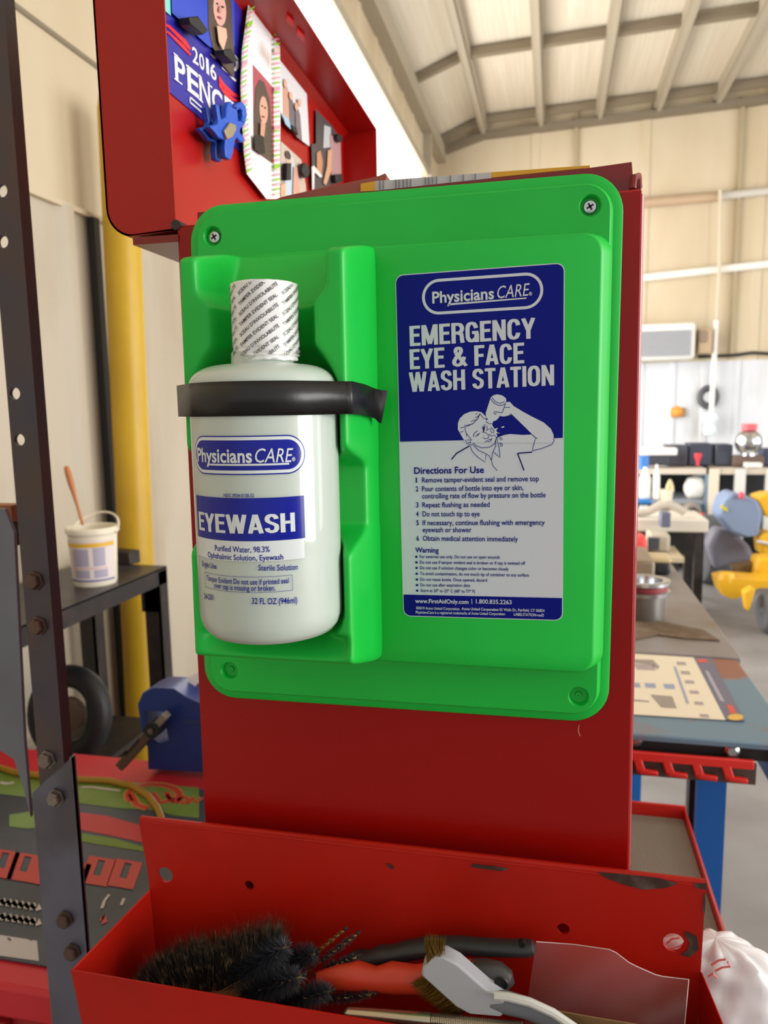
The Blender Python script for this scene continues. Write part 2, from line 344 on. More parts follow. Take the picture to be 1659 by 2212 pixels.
z2 = P(1500, 1080, Y=SY).z
w = MB(); w.box((x0, SY+.02, z2-.04), (x1, SY+.6, z2)); w.build('middle_board', flat('#8E939B'), t)
w = MB(); w.box((x0, SY+.02, .1), (x1, SY+.6, .14)); w.build('lower_board', flat('#3A2A26'), t)
w = MB(); w.box((x0, SY+.6, 0), (x1, SY+.62, ST)); w.build('back_panel', flat('#141416'), t)
for px, c in ((1541, '#E3D5C0'), (1598, '#DCDCD6'), (1352, '#5580A8'), (1665, '#DCDCD6')):
    X = P(px, 1050, Y=SY).x; w = MB(); w.box((X-.04, SY-.02, 0), (X+.04, SY+.04, ST)); w.build('post', flat(c), t)
X = P(1530, 1050, Y=SY).x; w = MB(); w.box((X-.02, SY, 0), (X+.02, SY+.6, ST)); w.build('side_panel', flat('#7E93A8'), t)
G = 'items along the top of the back shelf'
pbox('tray', 'long white tray at the left end of the back shelf top', 'tray', (1385, 968, 1464, 984), SY+.02, .15, WHITE)
pbox('storage_bin', 'low dark box under the long white tray on the shelf top', 'bin', (1378, 984.5, 1446, 1006), SY+.02, .15, flat('#3A3C46'), G)
pbox('storage_bin', 'dark grey bin left of the others on the back shelf top', 'bin', (1440, 962, 1486, 1006), SY+.2, .25, flat('#4A4C58'), G)
pbox('storage_bin', 'dark blue-grey middle bin behind the red funnel', 'bin', (1487, 958, 1540, 1006), SY+.22, .25, flat('#3B3F50'), G)
pbox('storage_bin', 'dark bin left of the shiny round pot on the shelf', 'bin', (1545, 960, 1584, 1006), SY+.2, .25, flat('#3F4352'), G)
t2 = plathe('funnel', 'small red funnel in front of the dark bins', 'funnel', (1500, 980, 1518, 1006), SY+.03, flat('#E0404A'), [(.4, 0), (.4, .3), (1, .8), (1, 1)])
a = P(1617, 955, Y=SY+.1)
t = thing('chrome_pot', 'shiny round pot with red rim on the back shelf', 'pot', (a.x, a.y, ST))
w = MB(); R = .11; w.lathe([(.06, -.115)]+[(R*math.cos(q), R*math.sin(q)) for q in np.linspace(-1.0, 1.25, 12)], a, n=28); w.build('body', CHROME, t)
w = MB(); w.lathe([(.055, .1), (.062, .105), (.062, .15), (.05, .155)], a, n=24); w.build('rim', flat('#D8606A'), t)
pbox('box', 'brown heap of cardboard under the shiny pot', 'box', (1583, 985, 1652, 1008), SY+.15, .2, flat('#6E5A50'))
pbox('parts_tray', 'small white tray at the right front of the shelf top', 'tray', (1612, 1000, 1648, 1011), SY-.0, .12, WHITE)
pbox('storage_bin', 'dark blue bin at the right end of the shelf top', 'bin', (1650, 970, 1700, 1006), SY+.2, .25, flat('#3B4560'), G)
Y2 = 5.3
for i, (r, m, nm, lb) in enumerate([((1381, 1010, 1409, 1078), WHITE, 'jug', 'bright white jug standing nearest the red tool chest edge'), ((1410, 1004, 1428, 1078), WHITE, 'jug', 'second slimmer white jug right of the bright one'),
        ((1420, 1060, 1457, 1098), flat('#E2DAC4'), 'bucket', 'cream bucket below the yellow cone')]):
    plathe(nm, lb, nm, r, Y2+.2, m, BOTP if nm == 'jug' else [(.8, 0), (1, .9), (1.05, .92), (1.05, 1), (.9, 1)])
plathe('spray_can', 'blue and white can behind the white jugs', 'can', (1376, 985, 1404, 1014), Y2+.3, flat('#3F78C8'), CANP)
plathe('funnel', 'pale yellow upturned funnel on the cream bucket', 'funnel', (1438, 1036, 1459, 1062), Y2+.3, flat('#DDD3A2'), [(1, 0), (.8, .5), (.3, .95), (.1, 1)])
pbox('rack', 'blue rack under the white jugs', 'rack', (1340, 1079.5, 1408, 1088), Y2+.15, .25, flat('#1F6FB5'))
plathe('jug', 'lower white jug under the blue rack', 'jug', (1381, 1092, 1401, 1122), Y2+.2, WHITE, CANP)
c = P(1503, 1055, Y=SY+.1)
t = thing('engine', 'white rounded small engine on the middle shelf', 'engine', (c.x, c.y, z2))
w = MB(); w.lathe([(.02, .11), (.07, .09), (.1, .03), (.1, -.02), (.08, -.06)], c, n=20); w.build('shroud', flat('#D9D9D4'), t)
w = MB(); w.box((c.x-.07, c.y-.05, z2), (c.x+.13, c.y+.12, c.z-.02)); w.build('block', flat('#B9BAB4'), t, bevel=.02)
c = P(1497, 1104, Y=SY-.1)
t = thing('electric_motor', 'round grey motor with dark centre under the middle shelf', 'motor', c)
w = MB(); w.cyl(c, c+Vector((.0, .2, 0)), .065); w.build('housing', flat('#8E857A'), t, bevel=.008)
w = MB(); w.cyl(c+Vector((.0, -.02, 0)), c+Vector((.0, .02, 0)), .03); w.build('shaft', BLK, t)
plathe('can', 'tiny red can beside the grey motor', 'can', (1512, 1109, 1523, 1117), SY-.2, flat('#E04848'), CANP)
# low work table in front of the shelf
WY = 5.0; WZ = P(1450, 1122, Y=WY).z
t = thing('work_table', 'beige low work table in front of the shelving', 'table', (.8, WY, 0))
x0, x1 = P(1350, 1130, Y=WY).x-.2, P(1531, 1130, Y=WY).x
w = MB(); w.box((x0, WY, WZ-.09), (x1, WY+.5, WZ)); w.build('top', flat('#D3CCBE'), t, bevel=.01)
for X in (x0+.05, x1-.05):
    for yy in (WY+.05, WY+.45): w = MB(); w.box((X-.03, yy-.03, 0), (X+.03, yy+.03, WZ-.09)); w.build('leg', BLACKM, t)
w = MB(); w.box((x0+.1, WY+.3, .35), (x1-.1, WY+.45, WZ-.1)); w.build('drawer_box', flat('#161414'), t)
w = MB(); w.tube([P(x, y, Y=WY+.1) for x, y in ((1375, 1108), (1400, 1105), (1425, 1092), (1445, 1090), (1465, 1098), (1480, 1107))], .03, 8)
tag(w.build('hose', flat('#B9AFA2')), 'grey hose arched over the low work table', 'hose')
pbox('battery_pack', 'dark blue block with a rounded top on the low table', 'battery', (1427, 1108, 1450, 1140), WY-.15, .12, flat('#5C5F74'))
SZ = P(1400, 1202, Y=4.55).z
t = thing('low_stand', 'low pale stand in front of the beige work table', 'stand', (.6, 4.5, 0))
w = MB(); w.box((.2, 4.52, SZ-.03), (.83, 4.95, SZ)); w.build('top', flat('#B9A98C'), t)
for X in (.24, .77):
    for yy in (4.55, 4.9): w = MB(); w.box((X, yy, 0), (X+.03, yy+.03, SZ-.03)); w.build('leg', BLACKM, t)
a, b = P(1366, 1200, Y=4.6), P(1399, 1160, Y=4.6); w = MB(); w.box((a.x, 4.6, SZ+.001), (b.x, 4.8, b.z)); tag(w.build('fuel_can', flat('#D8453F'), bevel=.03), 'red fuel can at the left on the low stand', 'can')
t = thing('bench_machine', 'beige boxy machine beside the red fuel can', 'machine', (.7, 4.8, SZ))
a, b = P(1402, 1198, Y=4.7), P(1449, 1155, Y=4.7); a.z = SZ
w = MB(); w.box((a.x, 4.7, SZ+.001), (b.x, 4.93, b.z)); w.build('housing', flat('#B0A693'), t, bevel=.02)
w = MB(); w.box((a.x-.01, 4.68, a.z+.02), (a.x+.06, 4.7, b.z-.02)); w.build('dark_front', flat('#40444C'), t)
pbox('plank', 'short pale plank on the far end of the blue bench', 'plank', (1398, 1208, 1452, 1217), 2.0, .12, flat('#C8B48C'))
pbox('black_block', 'black block under the short pale plank', 'block', (1412, 1217.5, 1450, 1242), 2.0, .12, flat('#26272A'))

# ------------------------------------------------------------------ mower
t = thing('riding_mower', 'yellow riding mower with grey tyres and fuel tank at right', 'mower', (1.6, 4.9, 0))
def wheel(nm, c, R, wd, m):
    w = MB(); w.lathe([(R*.45, -wd/2), (R*.8, -wd/2), (R*.96, -wd*.38), (R, -wd*.2), (R, wd*.2), (R*.96, wd*.38), (R*.8, wd/2), (R*.45, wd/2)], c, (1, .12, 0), 32)
    o = w.build(nm, m, t); w = MB(); w.lathe([(R*.46, -wd*.4), (R*.2, -wd*.45), (.03, -wd*.5)], c, (1, .12, 0), 24); w.build('hub', flat('#C9CDD4'), o); return o
wheel('front_wheel', Vector((1.385, 4.55, .135)), .135, .16, TYRE)
wheel('rear_wheel', Vector((1.27, 5.95, .28)), .28, .22, TYRE)
wheel('rear_wheel', Vector((2.3, 5.95, .28)), .28, .22, TYRE)
Y = 5.35
def mp(pts, d, m, nm, bev=.02, Yp=Y):
    w = MB(); w.prism([P(x, y, Y=Yp) for x, y in pts], (0, d, 0)); w.build(nm, m, t, bevel=bev)
mp([(1552, 1118), (1562, 1080), (1582, 1064), (1640, 1082), (1650, 1105), (1640, 1158), (1605, 1162), (1580, 1152)], .3, flat('#7D8FAE'), 'fuel_tank', .05)
mp([(1598, 1066), (1605, 1062), (1610, 1068), (1606, 1080), (1598, 1078)], .05, flat('#D85060'), 'tank_cap', .01, Y-.05)
mp([(1558, 1090), (1572, 1098), (1572, 1106), (1558, 1098)], .02, flat('#CFC23A'), 'decal', 0, Y-.02)
mp([(1636, 1075), (1660, 1068), (1720, 1068), (1720, 1118), (1655, 1118)], .25, MOWER, 'seat_frame')
mp([(1528, 1180), (1545, 1140), (1590, 1150), (1620, 1180), (1635, 1210), (1600, 1215), (1560, 1225), (1545, 1235)], .2, flat('#7C7A86'), 'fender', .04, 5.6)
mp([(1640, 1160), (1655, 1150), (1720, 1160), (1720, 1200), (1645, 1200)], .2, MOWER, 'engine_cover')
mp([(1634, 1172), (1640, 1168), (1720, 1184), (1720, 1192)], .05, flat('#D4D6DC'), 'trim_band', .01, Y-.03)
mp([(1636, 1205), (1720, 1208), (1720, 1255), (1630, 1255)], .2, MOWER, 'upright', .03, 5.0)
mp([(1552, 1255), (1575, 1250), (1640, 1255), (1720, 1255), (1720, 1272), (1640, 1270), (1612, 1285), (1585, 1295), (1560, 1285)], .25, MOWER, 'deck', .03, 4.75)
mp([(1606, 1280), (1625, 1268), (1632, 1275), (1620, 1320), (1612, 1320)], .08, MOWER, 'fork', .015, 4.5)
w = MB(); c = P(1570, 1250, Y=4.8); w.lathe([(.05, -.05), (.055, 0), (.04, .04), (.01, .05)], c, n=16); w.build('knob', MOWER, t)
mp([(1578, 1222), (1640, 1212), (1640, 1252), (1590, 1252)], .1, flat('#6E5838'), 'belt_cover', .02, 5.1)

# ------------------------------------------------------------------ blue bench on the right
BZ = .9; BX1, BY0, BY1 = .395, .765, 2.25
t = thing('workbench', 'blue steel workbench with rusty painted top on the right', 'workbench', (.1, BY0, 0))
BT = mat('bench_top_blue', '#6A8698', .4, .1, c2='#94604A', scale=4.2, lo=.5, hi=.6)
BT2 = mat('bench_top_grey', '#8E8682', .5, .1, c2='#75604A', scale=3, lo=.45, hi=.7)
yj = P(1450, 1417, Z=BZ).y
w = MB(); w.box((-.32, BY0, BZ-.012), (BX1, yj, BZ)); w.build('top_plate', BT, t, bevel=.003)
w = MB(); w.box((-.32, yj+.004, BZ-.012), (BX1+.01, BY1, BZ+.004)); w.build('far_top_plate', BT2, t, bevel=.003)
w = MB(); w.box((-.32, BY0+.015, .862), (BX1-.04, BY0+.03, BZ-.012)); w.build('front_apron', BLK, t)
w = MB(); w.box((BX1-.04, BY0+.01, BZ-.07), (BX1-.005, BY1-.02, BZ-.012)); w.build('side_rail', BLUE, t)
for px in (1372, 1581):
    c = P(px, 1622 if px > 1400 else 1597, Y=BY0+.01); w = MB(); w.lathe([(.012, 0), (.012, .006), (.007, .01)], c+Vector((0, .005, 0)), (0, -1, 0), 16); w.build('bolt', CHROME, t)
a, b = P(1365, 1626, Y=BY0), P(1628, 1655, Y=BY0)
w = MB(); w.box((-.3, BY0-.004, a.z-.012), (b.x, BY0+.004, a.z+.004))
for i in range(7):
    x = b.x-.035-i*.0465; w.bar((x-.008, BY0, a.z-.008), (x, BY0-.002, a.z-.032), .014, .008, (0, 1, 0)); w.bar((x-.004, BY0-.002, a.z-.03), (x+.026, BY0-.004, a.z-.031), .01, .008)
w.build('hook_rack', flat('#D8281E'), t, bevel=.002)
w = MB(); w.box((-.3, BY0+.006, a.z-.042), (b.x+.006, BY0+.012, a.z-.006)); w.build('rack_backing', flat('#4A4038'), t)
for px, yy in ((1537, BY0+.12), (1440, BY1-.15)):
    X = P(1537, 1800, Y=BY0+.12).x
    w = MB(); w.box((X-.028, yy, 0), (X+.022, yy+.05, BZ-.05)); w.build('leg', BLUE, t)
    w = MB(); w.box((X-.036, yy+.03, 0), (X-.028, yy+.06, BZ-.05)); w.build('leg_back_flange', BLACKM, t)
    w = MB(); w.box((-.3, yy, 0), (-.25, yy+.05, BZ-.05)); w.build('leg', BLUE, t)
def onb(px, py, z=BZ+.0012): return P(px, py, Z=z)
t2 = thing('poster', 'cream printed chart lying on the near end of the blue bench', 'poster', (.1, 1.0, BZ))
def slab(mb, q, th, mi=0): mb.prism(q, (0, 0, th), mi=mi)
w = MB(); slab(w, [onb(1300, 1409), onb(1498, 1421), onb(1567, 1556), onb(1300, 1540)], .0012); w.build('chart_sheet', flat('#E9DCC2'), t2, smooth=0)
w = MB(); slab(w, [onb(1498, 1421), onb(1537, 1423), onb(1608, 1558), onb(1567, 1556)], .0012); w.build('dark_border', flat('#6E6A7C'), t2, smooth=0)
w = MB(); zt = BZ+.0027
def mark(q, mi): w.poly([P(x, y, Z=zt) for x, y in q], mi=mi)
for i, (x, y) in enumerate(((1470, 1432), (1479, 1452), (1488, 1472), (1498, 1494), (1508, 1518), (1520, 1545))): mark([(x-9, y-3), (x+10, y-2), (x+13, y+5), (x-7, y+4)], 0)
for x, y in ((1370, 1480), (1404, 1481), (1445, 1483)): mark([(x-12, y-6), (x+11, y-5), (x+14, y+5), (x-9, y+4)], 1)
mark([(1368, 1424), (1410, 1425), (1425, 1440), (1420, 1446), (1408, 1436), (1370, 1432)], 2); mark([(1368, 1434), (1412, 1436), (1416, 1448), (1376, 1446)], 0)
mark([(1405, 1500), (1452, 1504), (1462, 1530), (1428, 1528)], 2); mark([(1366, 1510), (1402, 1514), (1402, 1517), (1366, 1514)], 2)
mark([(1455, 1440), (1460, 1440), (1489, 1520), (1483, 1520)], 1); mark([(1505, 1424), (1525, 1424), (1530, 1431), (1509, 1431)], 3)
mark([(1569, 1522), (1581, 1523), (1592, 1541), (1578, 1541)], 3)
mark([(1522, 1448), (1530, 1450), (1566, 1516), (1556, 1514)], 5)
cx, cy = 1589, 1549; mark([(cx+17*math.cos(q), cy+7*math.sin(q)) for q in np.linspace(0, 6.28, 18)[:-1]], 4)
w.build('chart_print', [flat('#A99A98'), flat('#93A0B8'), flat('#9A8E84'), flat('#D8543E'), flat('#E0B24A'), flat('#A7A4B0')], t2, smooth=0, weld=False)
c = P(1395, 1345, Z=BZ+.005)+Vector((0, .05, 0))
t = thing('steel_flange', 'round steel hub with wide polished rim on the bench', 'hub', c)
w = MB(); w.lathe([(.05, 0), (.052, .06), (.052, .062), (.046, .062)], c, n=40); w.build('hub_body', mat('dull_steel', '#8A8782', .35, .8), t)
w = MB(); w.lathe([(.05, .062), (.062, .064), (.063, .074), (.056, .077), (.056, .088), (.064, .092), (.064, .1), (.058, .102), (.045, .1), (.04, .07)], c, n=48); w.build('polished_rim', CHROME, t)
w = MB(); w.lathe([(.057, .077), (.0575, .082), (.057, .088)], c, n=40, caps=False); w.build('red_seal', flat('#8E3038'), t)
q = [P(x, y, Z=BZ+.0055) for x, y in ((1320, 1345), (1420, 1342), (1470, 1352), (1520, 1362), (1555, 1385), (1480, 1380), (1420, 1372), (1320, 1392))]
w = MB(); slab(w, q, .002); tag(w.build('cloth', mat('brown_cloth', '#6E5A46', .9, c2='#7D6A54', scale=30), smooth=0), 'flat brown rag on the bench in front of the steel hub', 'cloth')
pbox('cardboard_box', 'brown cardboard carton on the bench behind the steel hub', 'box', (1350, 1212, 1416, 1262), P(1400, 1262, Z=BZ+.004).y, .25, flat('#8E7C66'))

# ------------------------------------------------------------------ steel table on the left with bucket
TZ = 1.0; TX = -1.118; TY1 = P(365, 1222, Z=TZ).y
t = thing('steel_table', 'dark steel table with angle legs along the left wall', 'table', (TX-.12, 1.2, 0))
w = MB(); w.box((XL+.05, .4, TZ-.006), (TX, TY1, TZ)); w.build('top', mat('table_top_steel', '#4E4A4C', .4, .4, c2='#3C3432', scale=9), t)
w = MB(); w.box((TX-.004, .4, TZ-.05), (TX, TY1, TZ-.002)); w.box((XL+.05, TY1-.004, TZ-.05), (TX, TY1, TZ-.002)); w.build('rim', BLACKM, t)
for yy in (.45, TY1-.05):
    for xx in (TX-.05, XL+.06): w = MB(); w.box((xx, yy, 0), (xx+.05, yy+.006, TZ-.01)); w.box((xx+.044, yy, 0), (xx+.05, yy+.05, TZ-.01)); w.build('leg', BLACKM, t)
w = MB(); w.box((XL+.08, .5, .53), (TX-.02, TY1-.06, .545)); w.build('lower_shelf', BLACKM, t)
w = MB(); w.box((TX-.06, TY1-.05, TZ-.13), (TX-.006, TY1-.042, TZ-.006)); w.build('gusset', BLACKM, t)
a = P(183, 1270, Z=TZ); R = .062; c = Vector((a.x-.005, a.y+R-.005, TZ))
t = thing('tub', 'cream plastic tub with wrinkled paper label on the steel table', 'tub', c)
h = .155
w = MB(); w.lathe([(.01, 0), (R*.86, 0), (R*.9, .006), (R, h*.86), (R*1.02, h*.87), (R*1.03, h*.9), (R*1.1, h*.91), (R*1.1, h*.97), (R*1.04, h), (R*.98, h*.98), (R*.92, h*.6), (.01, h*.55)], c, n=40); w.build('body', mat('cream_plastic', '#E8DFC8', .35), t)
w = MB()
def onTub(u, v): r = R*.9+(R*.1)*(v*h-.006)/(h*.86-.006)+.0006; return c+Vector((r*math.cos(u), r*math.sin(u), v*h))
def patch(u0, u1, v0, v1, mi, n=16, off=0): w.grid(n, 2, lambda a, b: (lambda q: c+(q-c)*1.0+Vector(((q-c).x*off, (q-c).y*off, 0)))(onTub(u0+(u1-u0)*a, v0+(v1-v0)*b)), mi)
patch(-3.0, .0, .1, .8, 0, 30); patch(-3.0, .0, .69, .76, 1, 30, .01); patch(-1.9, -1.2, .36, .66, 2, 12, .01); patch(-1.0, -.5, .36, .68, 2, 12, .01); patch(-1.9, -1.2, .16, .3, 2, 12, .01); patch(-1.0, -.4, .16, .3, 2, 12, .01); patch(-3, 0, .1, .125, 3, 30, .01); patch(-2.0, -.4, .32, .335, 4, 12, .012); patch(-2.0, -1.95, .14, .66, 4, 3, .012)
w.build('paper_label', [flat('#DDD3CF'), flat('#E2B232'), flat('#A9A3B4'), flat('#2B3494'), flat('#D9A08C')], t, weld=False)
w = MB(); w.tube([c+Vector((R*1.12*math.cos(q), R*1.12*math.sin(q)*.9, h*.9+.045*max(0, math.sin((q-.0)*1.0)))) for q in np.linspace(0, math.pi, 16)], .003, 8); w.build('bail_handle', MATS['cream_plastic'], t)
p0 = P(167, 1092, Y=c.y); p1 = P(143, 1008, Y=c.y+.01)
w = MB(); d = (p1-p0); w.tube([p0-d*.5, p0, p0+d*.3, p0+d*.6, p0+d*.85, p1, p1+d*.02], [.004, .004, .006, .0085, .0085, .006, .001], 14)
tag(w.build('brush_handle', mat('orange_wood', '#B8703C', .45)), 'orange wooden handle sticking up out of the cream tub', 'handle')
a = P(232, 1222, Z=TZ); b = P(300, 1215, Z=TZ)
w = MB(); w.bar((a.x-.05, b.y-.0, TZ+.02), (b.x, b.y-.02, TZ+.02), .05, .04)
tag(w.build('steel_bar', BLACKM, bevel=.004), 'dark square steel bar lying on the table behind the tub', 'bar')
w = MB(); X = -1.34; d = P(272, 905, X=X).y
w.lathe([(.056, 0), (.056, 2.36), (.05, 2.4), (.02, 2.41)], (X-.015, d, 0), (.021, 0, 1), n=28); tag(w.build('bollard', YELLOW), 'tall yellow painted steel post by the left wall', 'post')
w = MB(); X = XL+.02; d = P(228, 905, X=X).y; w.box((X, d-.03, 0), (X+.025, d, 2.06)); tag(w.build('gap_strip', BLK), 'thin black vertical strip on the wall beside the yellow post', 'strip')  # dark gap left of the post, drawn as a black strip
c = P(150, 1542, Y=1.15); t = thing('small_tyre', 'black rubber tyre standing under the steel table', 'tyre', (c.x, c.y, .545))
R = c.z-.545-.001
w = MB(); w.tube([c+Vector((math.cos(q)*(R-.03)*.95, .02*math.sin(q), math.sin(q)*(R-.03))) for q in np.linspace(0, 2*math.pi, 40)[:-1]], .03, 14, True, flatten=1.0); w.build('tread', BLK, t)
w = MB(); w.cyl(c+Vector((0, -.012, 0)), c+Vector((0, .012, 0)), R*.35); w.build('hub', flat('#6E5A48'), t)

# ------------------------------------------------------------------ red cart with printed mat, lower left
CZT = .8; CX0, CX1, CY0, CY1 = -1.08, -.33, .165, .705
t = thing('tool_cart', 'low red tool cart behind the steel upright', 'cart', (-.7, .2, 0))
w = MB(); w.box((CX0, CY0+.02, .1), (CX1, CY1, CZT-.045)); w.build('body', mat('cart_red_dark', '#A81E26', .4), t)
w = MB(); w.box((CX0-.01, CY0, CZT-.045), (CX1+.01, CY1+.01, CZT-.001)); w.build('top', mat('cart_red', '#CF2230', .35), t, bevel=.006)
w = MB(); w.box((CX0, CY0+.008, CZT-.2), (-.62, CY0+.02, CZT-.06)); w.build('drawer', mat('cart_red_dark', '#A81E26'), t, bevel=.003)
w = MB(); w.bar((CX0, CY0-.005, CZT-.075), (-.64, CY0-.005, CZT-.075), .02, .012); w.build('drawer_pull', flat('#4A6EA8'), t)
MZ = CZT+.0
ym1 = P(170, 1680, Z=MZ).y
t = thing('printed_mat', 'dark mat printed with red lettering and a green band on the cart', 'mat', (-.7, .4, MZ))
w = MB(); w.box((CX0+.01, CY0+.035, MZ), (CX1-.01, ym1, MZ+.002)); w.build('mat_sheet', mat('mat_dark', '#4A515C', .35, c2='#3C4048', scale=5), t)
mz = MZ+.0026; MG = mat('mat_green', '#6E8A2E', .4, c2='#7FA05A', scale=6)
def mk(nm, q, m_, dz=0): w = MB(); w.poly([P(x, y, Z=mz+dz) for x, y in q]); w.build(nm, m_, t, smooth=0, weld=False)
mk('green_band', [(-60, 1665), (0, 1668), (170, 1682), (430, 1701), (430, 1767), (380, 1762), (330, 1750), (250, 1745), (170, 1735), (0, 1715), (-60, 1712)], MG)
mk('red_stripe', [(150, 1752), (230, 1762), (330, 1790), (330, 1825), (240, 1805), (150, 1788)], mat('mat_red', '#C33A40', .4))
mk('green_patch', [(20, 1760), (70, 1752), (140, 1764), (140, 1782), (60, 1790), (20, 1785)], MG)
mk('white_border', [(-60, 2010), (80, 2032), (84, 2076), (-60, 2056)], flat('#C9C4C2'))
mk('green_streak', [(150, 1796), (250, 1812), (330, 1836), (330, 1842), (200, 1822), (150, 1812)], MG)
for x in (20, 65): mk('border_mark', [(x-5, 2025), (x+2, 2026), (x+5, 2032), (x-2, 2031)], flat('#5A5654'), .0003)
# big red lettering (read from the far side) and script mark
w = MB(); lz = mz+.0005
def slant(x, y, wd, ht, mi, cut):
    q = [(x, y), (x+wd, y+wd*.16), (x+wd-ht*.35, y+ht+wd*.16), (x-ht*.35, y+ht)]
    h = []
    if cut: h = [[(x+wd*.34, y+ht*.1+wd*.05), (x+wd*.6, y+ht*.1+wd*.1), (x+wd*.6-ht*.2, y+ht*.66+wd*.1), (x+wd*.34-ht*.2, y+ht*.66+wd*.05)]]
    w.poly([P(a, b, Z=lz) for a, b in q], [[P(a, b, Z=lz) for a, b in l] for l in h], mi)
for x, y, c in ((-70, 1826, 1), (-14, 1832, 1), (34, 1840, 1), (92, 1850, 0), (140, 1858, 0), (193, 1848, 1), (250, 1854, 1)): slant(x, y, 58, 58, 0, c)
ML = [flat('#C64A42'), flat('#C98A4A'), flat('#C8402E'), flat('#C9C2BC')]
w.build('red_lettering', ML, t, smooth=0, weld=False); w = MB()
def rib(pts, wd, mi, z=lz):
    pts = [P(x, y, Z=z) for x, y in pts]; L = []; Rr = []
    for i, p in enumerate(pts):
        d = (pts[min(i+1, len(pts)-1)]-pts[max(i-1, 0)]).normalized(); n = Vector((-d.y, d.x, 0))*wd/2; L.append(p+n); Rr.append(p-n)
    n = len(pts); w.add(L+Rr, [(i, i+1, n+i+1, n+i) for i in range(n-1)], mi)
def ell(cx, cy, rx, ry, a0, a1, n=18): return [(cx+rx*math.cos(q), cy+ry*math.sin(q)) for q in np.linspace(math.radians(a0), math.radians(a1), n)]
for wd, mi, dz in ((.016, 1, 0), (.009, 2, .0003)):
    rib(ell(332, 1718, 56, 24, 150, 400), wd, mi, lz+dz); rib(ell(345, 1722, 22, 11, -60, 200), wd*.8, mi, lz+dz)
    rib([(330, 1712), (345, 1730), (360, 1716), (372, 1732), (380, 1722)], wd*.7, mi, lz+dz); rib(ell(396, 1728, 10, 6, 0, 360), wd*.6, mi, lz+dz); rib([(408, 1735), (415, 1722), (425, 1734), (436, 1722)], wd*.6, mi, lz+dz); rib([(282, 1715), (295, 1738), (320, 1746)], wd, mi, lz+dz)
w.build('script_emblem', ML, t, smooth=0, weld=False)
for y0 in (1940, 1972):
    w = MB()
    for i in range(7): x = -8+i*13; rib([(x, y0+i*2), (x+5, y0+12+i*2), (x+10, y0+3+i*2), (x+14, y0+14+i*2)], .007, 3)
    w.build('white_lettering', ML, t, smooth=0, weld=False)
w = MB()
for pts in (((220, 1962), (226, 1945), (236, 1932)), ((262, 1955), (268, 1940))): rib(pts, .004, 3)
w.build('white_flourish', ML, t, smooth=0, weld=False); w = MB(); rib([(218, 1988), (224, 1978), (226, 1992), (219, 1994)], .006, 0); w.build('red_mark', ML, t, smooth=0, weld=False); w = MB(); rib([(175, 1700), (200, 1700), (260, 1708)], .006, 3); rib([(0, 1690), (15, 1693), (30, 1690)], .008, 3)
w.build('pale_marks', ML, t, smooth=0, weld=False)
hz = MZ+.008
w = MB(); w.tube([P(x, y, Z=hz) for x, y in ((-60, 1640), (0, 1658), (30, 1668), (90, 1676), (180, 1684), (235, 1686), (285, 1697), (320, 1719), (340, 1745), (352, 1775), (356, 1800))], .0055, 10)
tag(w.build('air_hose', mat('yellow_hose', '#A87E1E', .45)), 'yellow air hose curving across the printed mat', 'hose')
BY = .662
t = thing('tool_case', 'dark blue plastic case with handle hole on the cart', 'case', P(380, 1655, Y=BY))
pts = [(320, 1662), (318, 1615), (305, 1575), (297, 1522), (308, 1497), (330, 1486), (376, 1488), (402, 1506), (435, 1520), (500, 1533), (500, 1672)]
hole = [(311, 1536), (352, 1537), (357, 1565), (364, 1600), (344, 1606), (322, 1590)]
w = MB(); w.prism([P(x, y, Y=BY) for x, y in pts], (0, .06, 0), [[P(x, y, Y=BY) for x, y in hole]]); w.build('shell', BLUEC, t, bevel=.006)
w = MB(); w.prism([P(x, y, Y=BY-.003) for x, y in ((396, 1553), (445, 1556), (445, 1566), (396, 1563))], (0, .004, 0)); w.build('ridge', flat('#2A3A78'), t)
w = MB(); w.prism([P(x, y, Y=BY+.062) for x, y in ((306, 1530), (330, 1530), (330, 1575), (306, 1575))], (0, .02, 0)); w.build('latch', flat('#C8403A'), t)
t = thing('clamp_lever', 'worn brown steel lever with black pivot leaning on the blue case', 'clamp', P(275, 1655, Y=BY-.035))
A, B = P(262, 1654, Y=BY-.03), P(335, 1572, Y=BY-.03)
w = MB(); w.bar(A, B, .016, .022, (0, 1, 0)); w.build('arm', mat('worn_brown_steel', '#6A5648', .4, .5), t, bevel=.002)
w = MB(); d = (B-A).normalized(); n = Vector((-d.z, 0, d.x))*.006; w.bar(A+d*.03+n+Vector((0, -.009, 0)), B-d*.03+n+Vector((0, -.009, 0)), .004, .006, (0, 1, 0)); w.build('slot', BLK, t)
w = MB(); w.cyl(B+Vector((0, -.014, 0)), B+Vector((0, .014, 0)), .014); w.build('pivot', BLK, t)
w = MB(); w.cyl(B+Vector((0, -.017, 0)), B+Vector((0, -.012, 0)), .005); w.build('pivot_pin', BOLT, t)
w = MB(); w.bar(B, B+d*.03+Vector((.003, 0, .004)), .012, .018, (0, 1, 0)); w.build('jaw', mat('jaw_steel', '#9A9284', .4, .5), t)
c = P(438, 1494, Y=BY+.045)
w = MB(); w.lathe([(.018, -.01), (.034, -.01), (.036, -.006), (.036, .006), (.034, .01), (.018, .01), (.018, -.01)], c+Vector((0, .012, 0)), (.3, -1, .3), 28, caps=False)
tag(w.build('tape_roll', WHITE), 'white tape roll resting on the blue case', 'tape')

